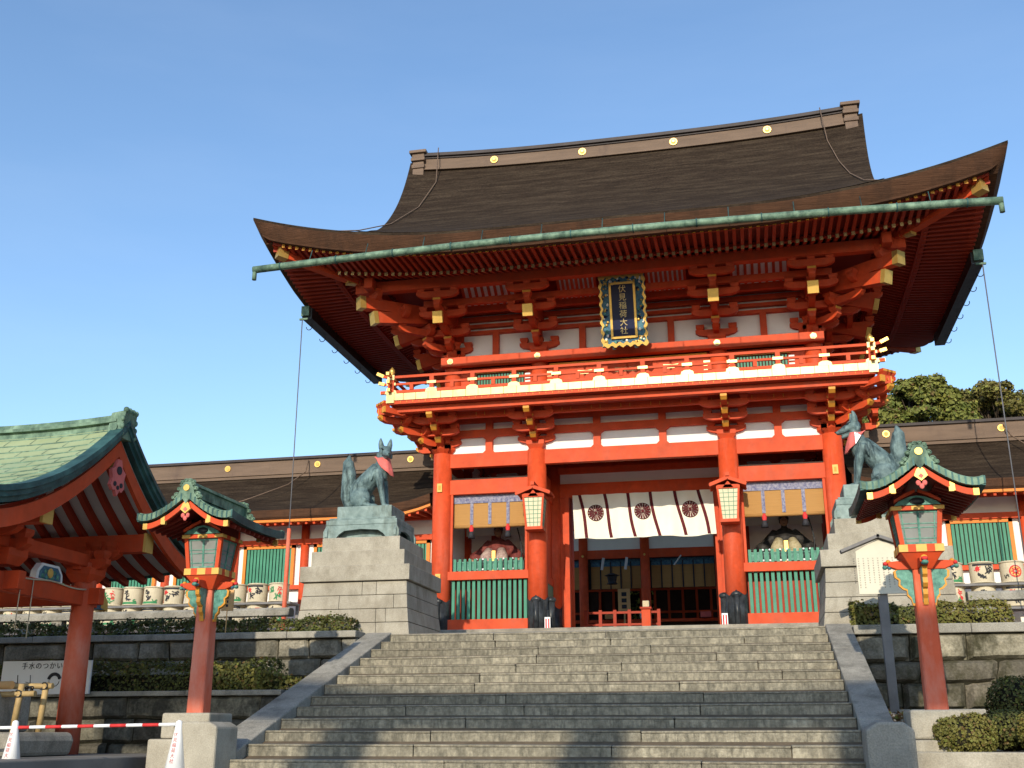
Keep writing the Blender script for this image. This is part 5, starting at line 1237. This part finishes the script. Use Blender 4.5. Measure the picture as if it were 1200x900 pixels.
    for s in (-1, 1):
        rings = [[(cx + s * (RW - .08) * t, cyy - RY + .08, rzt(t) - .075), (cx + s * (RW - .08) * t, cyy + RY - .08, rzt(t) - .075)] for t in ts]; m.loft(rings, 0, True, False, False)
    m.box(cx - .29, cx + .29, cyy - .29, cyy + .29, 1.046, 1.24)
    for j in range(9):
        for s in (-1, 1):
            y = cyy - .66 + j * .165; m.beam((cx + s * .2, y, rzt(.25) - .16), (cx + s * .70, y, rzt(.88) - .13), .045, .05)
    m.build('roof_underside', SOFF, o)
    m = MB()
    for v in (-1, 1):
        for s in (-1, 1):
            rings = []
            for t in fr(0, .9, 10): z = rzt(t) - .07; x = cx + s * RW * t; y = cyy + v * (RY - .06); rings.append([(x, y + .02, z), (x, y + .02, z - .085), (x, y - .02, z - .085), (x, y - .02, z)])
            m.loft(rings, 0, False)
            for ta, tb in ((.81, .905), (.45, .53)):
                rings = [[(cx + s * RW * t, cyy + v * (RY - .06) + .026, rzt(t) - .068), (cx + s * RW * t, cyy + v * (RY - .06) + .026, rzt(t) - .157), (cx + s * RW * t, cyy + v * (RY - .06) - .026, rzt(t) - .157), (cx + s * RW * t, cyy + v * (RY - .06) - .026, rzt(t) - .068)] for t in (ta, (ta + tb) / 2, tb)]; m.loft(rings, 1, False)
            m.box(cx + s * .36 - .03, cx + s * .36 + .03, cyy + v * (RY - .06) - .03, cyy + v * (RY - .06) + .03, rzt(.44) - .2, rzt(.44) - .14, 1)
    def drop(mb, k=0): mb.xform(Matrix.Translation((0, 0, -.145)), k)
    kz = len(m.v)
    y = cyy - RY + .02
    m.prism([(cx - .085, 1.47), (cx, 1.40), (cx + .085, 1.47), (cx + .05, 1.55), (cx, 1.60), (cx - .05, 1.55)], 'y', y - .02, y + .02, 1)
    m.prism([(cx, 1.50), (cx + .035, 1.465), (cx, 1.43), (cx - .035, 1.465)], 'y', y - .026, y - .0, 2)
    for dx, dz in ((-.04, 1.375), (.04, 1.375), (0, 1.33)): m.ball((cx + dx, y, dz), (.034, .018, .038), 2, 8, 6)
    drop(m, kz); m.build('bargeboard', [RED, GOLD, BIB], o)
    m = MB()
    m.prism([(cx - .075, 1.68), (cx - .075, 1.82), (cx - .11, 1.83), (cx - .09, 1.88), (cx + .09, 1.88), (cx + .11, 1.83), (cx + .075, 1.82), (cx + .075, 1.68)], 'y', cyy - RY + .06, cyy + RY - .06, 0)
    drop(m); m.build('ridge', PATINA, o)
    for v in (-1, 1):
        m = MB(); y = cyy + v * (RY - .03)
        m.prism([(cx - .2, 1.62), (cx - .13, 1.7), (cx - .1, 1.8), (cx - .06, 1.88), (cx + .06, 1.88), (cx + .1, 1.8), (cx + .13, 1.7), (cx + .2, 1.62), (cx + .06, 1.63), (cx, 1.55), (cx - .06, 1.63)], 'y', y - .04, y + .04, 0)
        for dx, dz, r_ in ((-.085, 1.885, .04), (-.03, 1.905, .042), (.03, 1.905, .042), (.085, 1.885, .04), (-.17, 1.695, .05), (.17, 1.695, .05), (-.215, 1.65, .04), (.215, 1.65, .04), (-.13, 1.78, .045), (.13, 1.78, .045), (-.1, 1.84, .03), (.1, 1.84, .03)): m.ball((cx + dx, y, dz), (r_, .035, r_ * .85), 0, 9, 6); m.tube([(cx + dx + r_ * .6 * math.cos(q), y - .033, dz + r_ * .5 * math.sin(q)) for q in fr(0, 5, 7)], .008, 4, 0)
        m.disc((cx, y - .04, 1.79), .05, .015, 12, 1) if v < 0 else None
        drop(m); m.build('ridge_ornament', [PATINA, GOLD], o)
    b = o
    m = MB(); m.box(cx - .38, cx + .38, cyy - .38, cyy + .38, -1.95, ZB); m.build('base_block', PED, b, bevel=.03)
    m = MB(); m.box(cx - .52, cx + .46, cyy - .48, cyy + .5, -2.42, -1.955); m.build('base_block', PED, b, bevel=.03)
shrine_lantern(-5.23, 'tall red shrine lantern with green copper roof left of the steps', 'pale two step stone base of the left lantern post')
shrine_lantern(5.23, 'tall red shrine lantern with green copper roof right of the steps', 'pale two step stone base of the right lantern post')

# ------------------------------------------------------------ purification pavilion
W = thing('purification_pavilion', (-10.6, -13.45, -2.2), 'open red pavilion with a curved pale green copper roof at the left edge', 'pavilion')
XA, XB, YC, YH = -15.5, -6.78, -13.45, 3.1
def pz(t): return 2.88 - 1.02 * t + .135 * t * t      # t: metres from the ridge line
def pf(x): return .22 * max(0, 1 - (XB - x) / 2.2) ** 2.2 + .22 * max(0, 1 - (x - XA) / 2.2) ** 2.2
def pzz(x, t): return pz(t) + pf(x) * (.35 + .65 * t / YH)
m = MB(); xs = fr(XA, XB, 70); ncourse = 19
for s in (-1, 1):
    for c in range(ncourse):
        t0, t1 = c / ncourse * YH, (c + 1) / ncourse * YH
        A_ = [(x, YC + s * t0, pzz(x, t0)) for x in xs]; B_ = [(x, YC + s * t1, pzz(x, t1) + .022) for x in xs]; C_ = [(x, YC + s * t1, pzz(x, t1) - .002) for x in xs]
        m.loft([A_, B_], 0, False, False, False); m.loft([B_, C_], 1, False, False, False)
        x = XA + .2 + (c % 2) * .24
        while x < XB - .05:
            m.add([(x - .005, YC + s * t0, pzz(x, t0) + .003), (x + .005, YC + s * t0, pzz(x, t0) + .003), (x + .005, YC + s * t1, pzz(x, t1) + .026), (x - .005, YC + s * t1, pzz(x, t1) + .034)], [(0, 1, 2, 3)], 1); x += .48
m.build('copper_roof', [PATROOF, PATINA], W, split=False)
m = MB()
for s in (-1, 1):
    for xe, sg in ((XB, 1), (XA, -1)):
        rings = []
        for t in fr(0, YH, 24):
            z = pzz(xe, t); y = YC + s * t
            rings.append([(xe + sg * .02, y, z + .035), (xe + sg * .03, y, z - .05), (xe + sg * .0, y, z - .06), (xe + sg * .0, y, z - .13), (xe - sg * .05, y, z - .14), (xe - sg * .05, y, z - .21), (xe - sg * .2, y, z - .2), (xe - sg * .2, y, z + .035)])
        m.loft(rings, 0, False)
    rings = []
    for x in xs: z = pzz(x, YH); y = YC + s * YH; rings.append([(x, y + s * .02, z + .02), (x, y + s * .02, z - .1), (x, y - s * .1, z - .2), (x, y - s * .2, z - .2), (x, y - s * .2, z)])
    m.loft(rings, 0, False)
m.build('roof_edge', PATDARK, W)
m = MB()
for s in (-1, 1):
    rings = [[(x, YC + s * t, pzz(x, t) - .21) for x in fr(XA + .1, XB - .15, 30)] for t in fr(0, YH - .1, 16)]; m.loft(rings, 0, True, False, False)
m.build('roof_boarding', BOARDP, W)
for s in (-1, 1):
    m = MB()
    rings = []
    for t in fr(.0, YH - .1, 24): z = pzz(XB, t) - .30; y = YC + s * t; rings.append([(XB - .12, y, z), (XB - .12, y, z - .26), (XB - .19, y, z - .26), (XB - .19, y, z)])
    m.loft(rings, 0, False); m.build('bargeboard', RED, W)
m = MB(); y = YC; zt_ = pz(0) - .62
m.prism([(YC - .05, zt_ + .08), (YC + .05, zt_ + .08), (YC + .1, zt_ - .05), (YC + .2, zt_ - .12), (YC + .16, zt_ - .25), (YC + .2, zt_ - .36), (YC + .12, zt_ - .44), (YC + .06, zt_ - .42), (YC, zt_ - .52), (YC - .06, zt_ - .42), (YC - .12, zt_ - .44), (YC - .2, zt_ - .36), (YC - .16, zt_ - .25), (YC - .2, zt_ - .12), (YC - .1, zt_ - .05)], 'x', XB - .15, XB - .09, 0)
for dy, dz, r_ in ((0, -.1, .07), (-.09, -.33, .04), (.09, -.33, .04), (0, -.38, .035)): m.disc((XB - .09, YC + dy, zt_ + dz), r_, .012, 10, 1, 'x')
m.build('gable_pendant', [BIB, INK], W)
# rafters (run down the slope) seen in the gable, purlins with yellow ends
xq = XB - .5; i = 0
while xq > XA + .2:
    m = MB()
    for s in (-1, 1):
        rings = []
        for t in fr(.1, YH - .12, 12): z = pzz(xq, t) - .215; y = YC + s * t; rings.append([(xq - .05, y, z), (xq + .05, y, z), (xq + .05, y, z - .12), (xq - .05, y, z - .12)])
        m.loft(rings, 0, False)
    m.build('rafter', REDD, W); xq -= .36
for dy in (-1.42, 0, 1.42):
    m = MB(); z = pz(abs(dy)) - .48; m.box(XA + .2, XB - .3, YC + dy - .11, YC + dy + .11, z - .16, z + .14, 0); m.box(XB - .31, XB - .26, YC + dy - .12, YC + dy + .12, z - .17, z + .15, 1); m.build('purlin', [RED, YEL], W)
PX = (-7.95, -11.3, -14.6)
for x in PX:
    for dy in (-1.05, 1.05):
        m = MB(); m.cyl(x, YC + dy * (1.02 if dy > 0 else 1.55), -2.2, .85, .20, .175, 24); m.cyl(x, YC + dy * 1.02, -2.2, -2.1, .24, .22, 20, 1) if False else None; m.build('pillar', REDF, W)
        m = MB(); k0 = len(m.v); bracket(m, 1, .2, .3, .8, .9); m.xform(Matrix.Translation((x, YC + dy, .52)) @ Matrix.Rotation(math.pi if dy > 0 else 0, 4, 'Z')); m.build('bracket_set', [RED, OCHR], W)
    m = MB(); m.box(x - .09, x + .09, YC - 1.35, YC + 1.35, .14, .42); m.box(x - .1, x + .1, YC - 1.5, YC + 1.5, .78, .98); m.build('cross_beam', RED, W, bevel=.01)
    m = MB(); m.prism([(YC - .35, .425), (YC - .33, .55), (YC - .22, .68), (YC + .22, .68), (YC + .33, .55), (YC + .35, .425)], 'x', x - .05, x + .06, 0); m.prism([(YC - .28, .44), (YC - .27, .55), (YC - .18, .64), (YC + .18, .64), (YC + .27, .55), (YC + .28, .44)], 'x', x + .061, x + .07, 1); m.ball((x + .07, YC, .54), (.02, .08, .08), 2, 8, 6)
    for q in range(6): m.ball((x + .072, YC + .19 * math.cos(q), .5 + .06 * math.sin(q * 2)), (.012, .05, .04), 3, 6, 4)
    m.build('frog_leg_strut', [WHITE, BLUE, YEL, TEAL], W)
    m = MB(); m.prism([(YC + 1.25, .12), (YC + 1.62, .14), (YC + 1.6, .28), (YC + 1.5, .36), (YC + 1.4, .44), (YC + 1.25, .44)], 'x', x - .06, x + .06, 0); m.prism([(YC + 1.5, .16), (YC + 1.72, .12), (YC + 1.7, .28), (YC + 1.55, .42)], 'x', x - .063, x + .063, 1); m.build('carved_nosing', [BLUE, YEL], W)
for dy in (-1.05, 1.05):
    m = MB(); m.box(XA + .6, PX[0] + .35, YC + dy - .08, YC + dy + .08, .16, .43); m.build('long_beam', RED, W, bevel=.01)
m = MB(); xs_ = fr(XA + .1, XB - .12, 30)
m.loft([[(x, YC - .16, 2.75 + pf(x) * .3), (x, YC + .16, 2.75 + pf(x) * .3), (x, YC + .13, 2.98 + pf(x) * .4), (x, YC - .13, 2.98 + pf(x) * .4)] for x in xs_], 0, False)
m.loft([[(x, YC - .2, 2.98 + pf(x) * .4), (x, YC + .2, 2.98 + pf(x) * .4), (x, YC + .2, 3.03 + pf(x) * .4), (x, YC - .2, 3.03 + pf(x) * .4)] for x in xs_], 0, False)
m.loft([[(x, YC - .15, 3.03 + pf(x) * .4), (x, YC + .15, 3.03 + pf(x) * .4), (x, YC + .12, 3.12 + pf(x) * .4), (x, YC - .12, 3.12 + pf(x) * .4)] for x in xs_], 0, False)
m.xform(Matrix.Translation((0, 0, -.12))); m.build('ridge', PATINA, W)
m = MB(); x = XB - .33
m.hexa([(x, YC - .24, 2.74), (x + .3, YC - .24, 2.78), (x + .3, YC + .24, 2.78), (x, YC + .24, 2.74), (x + .05, YC - .2, 3.28), (x + .36, YC - .2, 3.32), (x + .36, YC + .2, 3.32), (x + .05, YC + .2, 3.28)])
for dy in (-.17, -.06, .06, .17): m.ball((x + .34, YC + dy, 3.33), (.06, .055, .06), 0, 8, 6)
for dy in (-.22, .22):
    for z in (2.85, 3.0, 3.15): m.ball((x + .32, YC + dy, z), (.05, .04, .06), 0, 8, 6)
m.disc((x + .15, YC - .235, 2.98), .08, .02, 12); m.xform(Matrix.Translation((XB, YC, 2.8)) @ Matrix.Diagonal((.85, .85, .85, 1)) @ Matrix.Translation((-XB, -YC, -2.93))); m.build('ridge_end_ornament', PATINA, W, bevel=.015)
# things in and around the pavilion
def shide(x, y, z, lab):
    o = thing('paper_streamer', (x, y, z - .3), lab, 'streamer', 'white paper streamers on the pavilion'); m = MB(); rr = random.Random(int(x * 100))
    for q in range(7):
        a = rr.uniform(-.09, .09); b = rr.uniform(-.12, .05); m.hexa([(x + a - .05, y - .03 - q * .003, z + b - .08), (x + a + .05, y - .02 - q * .003, z + b - .06), (x + a + .05, y - .015 - q * .003, z + b - .06), (x + a - .05, y - .025 - q * .003, z + b - .08), (x + a - .06, y - .04 - q * .003, z + b + .06), (x + a + .04, y - .03 - q * .003, z + b + .08), (x + a + .04, y - .025 - q * .003, z + b + .08), (x + a - .06, y - .035 - q * .003, z + b + .06)])
    m.build('folded_paper', PLAST, o); m = MB(); m.tube([(x, y, z + .05), (x, y, z + .14)], .01, 5); m.build('cord', STRAW, o)
shide(-8.02, -12.68, .33, 'white paper streamer hung on the pavilion beam beside its rear pillar')
shide(-8.2, -13.75, .42, 'small white paper streamer on the pavilion beam at the left edge')
simple('straw_rope', STRAW, 'thin straw rope strung along the pavilion beam', 'rope', (-8, -13.4, .4), lambda m: (m.tube([(-7.84, YC + t, .40 + .02 * math.cos(t * 5)) for t in fr(-1.1, 1.0, 14)], .014, 6), m.tube([(-7.84, YC - .45, .4), (-7.84, YC - .45, -.5)], .009, 5), m.tube([(-7.84, YC - .75, .4), (-7.84, YC - .75, -.4)], .009, 5)))
def basin(m):
    m.prism([(-9.9, -2.2), (-7.25, -2.2), (-7.2, -1.98), (-7.25, -1.86), (-9.9, -1.86)], 'y', -14.7, -13.3)
simple('water_basin_step', STONE, 'grey rounded stone kerb of the washing basin at the lower left corner', 'kerb', (-8.5, -14, -2.2), basin, bevel=.06)
o = thing('water_basin', (-9.2, -13.9, -1.86), 'grey stone water basin under the pavilion at the left edge', 'basin'); m = MB(); m.box(-10.4, -7.95, -14.4, -13.4, -1.86, -1.3); m.build('trough', STONE, o, bevel=.05)
m = MB(); m.box(-10.3, -8.05, -14.3, -13.5, -1.299, -1.296); m.build('water', GLASS, o)
o = thing('ladle_rack', (-7.85, -14.0, -1.86), 'bamboo ladle rack lashed with dark cord beside the basin', 'rack')
for pts, r_ in ((((-7.72, -14.1, -1.86), (-7.66, -14.1, -1.18)), .045), (((-7.5, -13.8, -1.86), (-7.46, -13.8, -1.15)), .045), (((-8.8, -14.12, -1.34), (-7.42, -14.1, -1.32)), .042), (((-8.7, -13.82, -1.2), (-7.35, -13.8, -1.2)), .042), (((-9.3, -14.2, -1.22), (-7.75, -14.2, -1.2)), .06)):
    m = MB(); m.tube(pts, r_, 10); m.build('bamboo_pole', WOODB if r_ < .05 else TAG, o)
m = MB()
for c in ((-7.68, -14.1, -1.32), (-7.47, -13.8, -1.2), (-7.6, -14.0, -1.26)):
    for q in range(4): m.tube([(c[0] + .06 * math.cos(a + q), c[1] + .055 * math.sin(a), c[2] + .05 * math.sin(a * 1 + q)) for a in fr(0, 6.28, 10)], .009, 5)
m.build('lashing_cord', BLACK, o)
o = thing('hand_washing_sign', (-9.2, -11.32, -1.2), 'grey white board with black lettering and a drawn face behind the pavilion pillar', 'sign')
m = MB(); m.box(-10.08, -8.33, -11.34, -11.30, -1.23, -.66); m.build('board', BOARDW, o, bevel=.004)
m = MB(); glyphs(m, '手水のつかい方', -9.22, -11.342, -.755, .125, 0, False, 1.1); m.build('lettering', INK, o)
m = MB(); m.tube([(-9.02 + .11 * math.cos(a), -11.345, -.99 + .1 * math.sin(a)) for a in fr(.2, 3.0, 10)], .03, 6); m.tube([(-9.02 + .1 * math.cos(a), -11.345, -1.0 + .1 * math.sin(a)) for a in fr(3.1, 6.2, 10)], .006, 4)
for x in (-9.75, -9.5): m.tube([(x, -11.345, -.9), (x + .02, -11.345, -1.1)], .007, 4); m.tube([(x - .08, -11.345, -1.02), (x + .1, -11.345, -1.06), (x + .12, -11.345, -1.12)], .007, 4)
m.tube([(-9.3, -11.345, -1.13), (-9.2, -11.345, -1.17), (-9.05, -11.345, -1.12)], .007, 4)
for x in (-8.75, -8.65, -8.55): 
    for z in fr(-.87, -1.15, 6): m.box(x, x + .035, -11.344, -11.341, z, z + .03)
m.build('drawing', INK, o)
simple('wooden_tag', [TAG, INK], 'orange wooden tag hanging behind the left lantern post', 'sign', (-7.45, -8.45, .5), lambda m: (m.box(-7.62, -7.36, -8.1, -8.07, .5, .92, 0), [m.box(-7.52, -7.47, -8.105, -8.101, z, z + .05, 1) for z in (.58, .66, .74, .82)], m.box(-7.5, -7.48, -8.09, -8.08, 0, .5, 0)))

# ------------------------------------------------------------ notice board on the right
o = thing('notice_board', (4.95, -9.6, -2.16), 'cream notice board under a small gabled roof on a grey post', 'sign')
yb = -9.6; x0, x1 = 4.74, 5.50; zc0, zc1 = .34, 1.06
m = MB(); m.prism([(x0, zc0), (x1, zc0), (x1, zc1), ((x0 + x1) / 2, zc1 + .2), (x0, zc1)], 'y', yb - .02, yb + .02); m.build('board', CREAM, o)
m = MB(); xm = (x0 + x1) / 2
for s in (-1, 1): m.beam((xm - s * .02, yb, zc1 + .25), (xm + s * .62, yb, zc1 + .0), .22, .05, 0)
m.build('board_roof', WOODG, o)
m = MB(); m.box(xm - .075, xm + .075, yb + .025, yb + .15, -2.16, zc1 + .1); m.build('post', WOODG, o, bevel=.01)
m = MB(); rr = random.Random(5)
for i in range(10):
    x = x1 - .1 - i * .078; z = zc1 - (.12 if i else .04); zend = zc0 + .06 + rr.uniform(0, .12)
    while z > zend:
        h = .028; q = rr.random(); m.box(x - .013, x + .013, yb - .022, yb - .0205, z - .004, z)
        if q > .3: m.box(x - .002, x + .002, yb - .022, yb - .0205, z - h * .8, z)
        if q < .7: m.box(x - .011, x + .009, yb - .022, yb - .0205, z - h * .6, z - h * .48)
        z -= h + .012
m.build('lettering', INK, o, split=False)

# ------------------------------------------------------------ cones and bar
def cone(x, y, label):
    o = thing('safety_cone', (x, y, -2.42), label, 'cone', 'white safety cones'); z = -2.42
    m = MB(); m.tube([(x, y, z + .03), (x, y, z + .6), (x, y, z + .69), (x, y, z + .71)], [.15, .048, .04, .015], 24); m.build('cone_body', PLAST, o)
    m = MB(); m.box(x - .19, x + .19, y - .19, y + .19, z, z + .03); m.build('foot', PLAST, o, bevel=.01)
    m = MB(); glyphs(m, '伏見稲荷大社', x, y, z + .36, .06, 0, True, 1.1, .002)
    for i, v in enumerate(m.v):
        rr = .15 + (.048 - .15) * ((v[2] - z - .03) / .57) + .003; dx = v[0] - x; m.v[i] = (v[0], y - math.sqrt(max(rr * rr - dx * dx, 0)), v[2])
    m.build('red_lettering', REDINK, o)
cone(-4.52, -15.1, 'white cone with red vertical lettering at the right end of the striped bar')
cone(-6.78, -15.35, 'white cone with red vertical lettering at the left end of the striped bar')
o = thing('barrier_bar', (-5.7, -15.2, -1.8), 'red and white striped bar resting between the white cones', 'barrier')
A = Vector((-9.5, -15.6, -1.85)); Bv = Vector((-4.56, -15.12, -1.765)); m = MB(); n = 22
for i in range(n): m.tube([A.lerp(Bv, i / n), A.lerp(Bv, (i + 1) / n)], .022, 10, i % 2)
m.build('pole', [REDINK, PLAST], o)

# ------------------------------------------------------------ cables hanging from the side gutters
for x, y, z1, z0, lab in ((-9.36, -1.06, 9.7, 1.2, 'thin cable hanging from the left side gutter down to the terrace'), (9.36, -1.06, 9.7, .2, 'thin cable hanging from the right side gutter down past the corridor roof')):
    o = thing('hanging_cable', (x, y, z0), lab, 'cable'); m = MB(); m.tube([(x, y, z1), (x, y, z0)], .016, 6); m.build('cable', WIRE, o)
    if x < 0: m = MB(); m.cyl(x, y, 0, 3.5, .07, .055, 10); m.build('red_pole', REDF, o)

# ------------------------------------------------------------ trees
def tree(x, y, h, cr, label, lm, seedv, ncl=26, base=0):
    o = thing('evergreen_tree', (x, y, base), label, 'tree', 'trees behind the right corridor'); rr = random.Random(seedv)
    tr = MB(); lf = MB(); pts = [(x, y, base), (x + .2, y, base + h * .3), (x - .1, y + .2, base + h * .5)]
    tr.tube(pts, [.42, .34, .26], 10)
    fork = Vector(pts[-1]); cl = []
    for i in range(ncl):
        a = rr.uniform(0, 6.283); q = math.sqrt(rr.random()); zz = base + h * (.72 + .26 * (1 - q * q * .7) * rr.uniform(.75, 1.05)); c = Vector((x + cr * q * math.cos(a), y + cr * q * math.sin(a), zz)); cl.append((c, cr * rr.uniform(.18, .3)))
        mid = fork.lerp(c, .5) + Vector((rr.uniform(-.3, .3), rr.uniform(-.3, .3), -.35)); tr.tube([fork + Vector((0, 0, rr.uniform(-1, .4))), mid, c - Vector((0, 0, .1))], [.12, .075, .025], 6)
        for _ in range(3): e = c + Vector((rr.uniform(-1, 1), rr.uniform(-1, 1), rr.uniform(-.3, .6))) * cr * .22; tr.tube([mid.lerp(c, .6), e], [.035, .01], 4)
    tr.build('trunk', TRUNK, o)
    for c, r_ in cl:
        def f(qr):
            d = Vector((qr.gauss(0, 1), qr.gauss(0, 1), qr.gauss(0, 1))).normalized(); k = qr.uniform(.35, 1) ** .6
            p = c + Vector((d.x * r_ * 1.25, d.y * r_ * 1.25, d.z * r_ * .62)) * k; p += noise.noise_vector(p * 1.1) * .3
            return p, Vector((d.x, d.y, d.z + .5)).normalized()
        leaves(lf, f, 620, .2, rr)
    lf.build('crown', [lm, TREEHI, LEAFDRY], o)
tree(11.4, 25, 15.0, 2.5, 'bright green evergreen crown behind the right corridor next to the gate eaves', TREEL, 3, 36)
tree(15.4, 27, 14.9, 3.0, 'brownish evergreen crown behind the right corridor at the right edge', TREEL2, 7, 40)
tree(19.6, 29, 15.2, 2.8, 'evergreen behind the brownish one further right', TREEL, 12, 18)

# ------------------------------------------------------------ the great torii behind the camera: its shadow falls on the steps
TY = -45.0
t_ = thing('torii_gate', (0, TY, -3.6), 'great vermilion torii spanning the approach behind the viewer', 'torii')
for x in (-3.5, 3.5):
    m = MB(); m.tube([(x * 1.03, TY, -3.6), (x, TY, 11.8)], [.56, .46], 24); m.build('pillar', RED, t_)
m = MB(); m.loft([[(x, TY - .4, 11.45 + .26 * (abs(x) / 5.5) ** 2), (x, TY + .4, 11.45 + .26 * (abs(x) / 5.5) ** 2), (x, TY + .5, 12.35 + .45 * (abs(x) / 5.5) ** 2), (x, TY - .5, 12.35 + .45 * (abs(x) / 5.5) ** 2)] for x in fr(-9, 9, 30)], 0, False); m.build('top_lintel', RED, t_)  # unseen lintel stretched beyond torii proportions to shade the left wall
m = MB(); m.box(-4.6, 4.6, TY - .25, TY + .25, 9.2, 9.8); m.build('tie_beam', RED, t_)
m = MB(); m.box(-.4, .4, TY - .3, TY + .3, 9.8, 11.5); m.build('centre_strut', RED, t_)
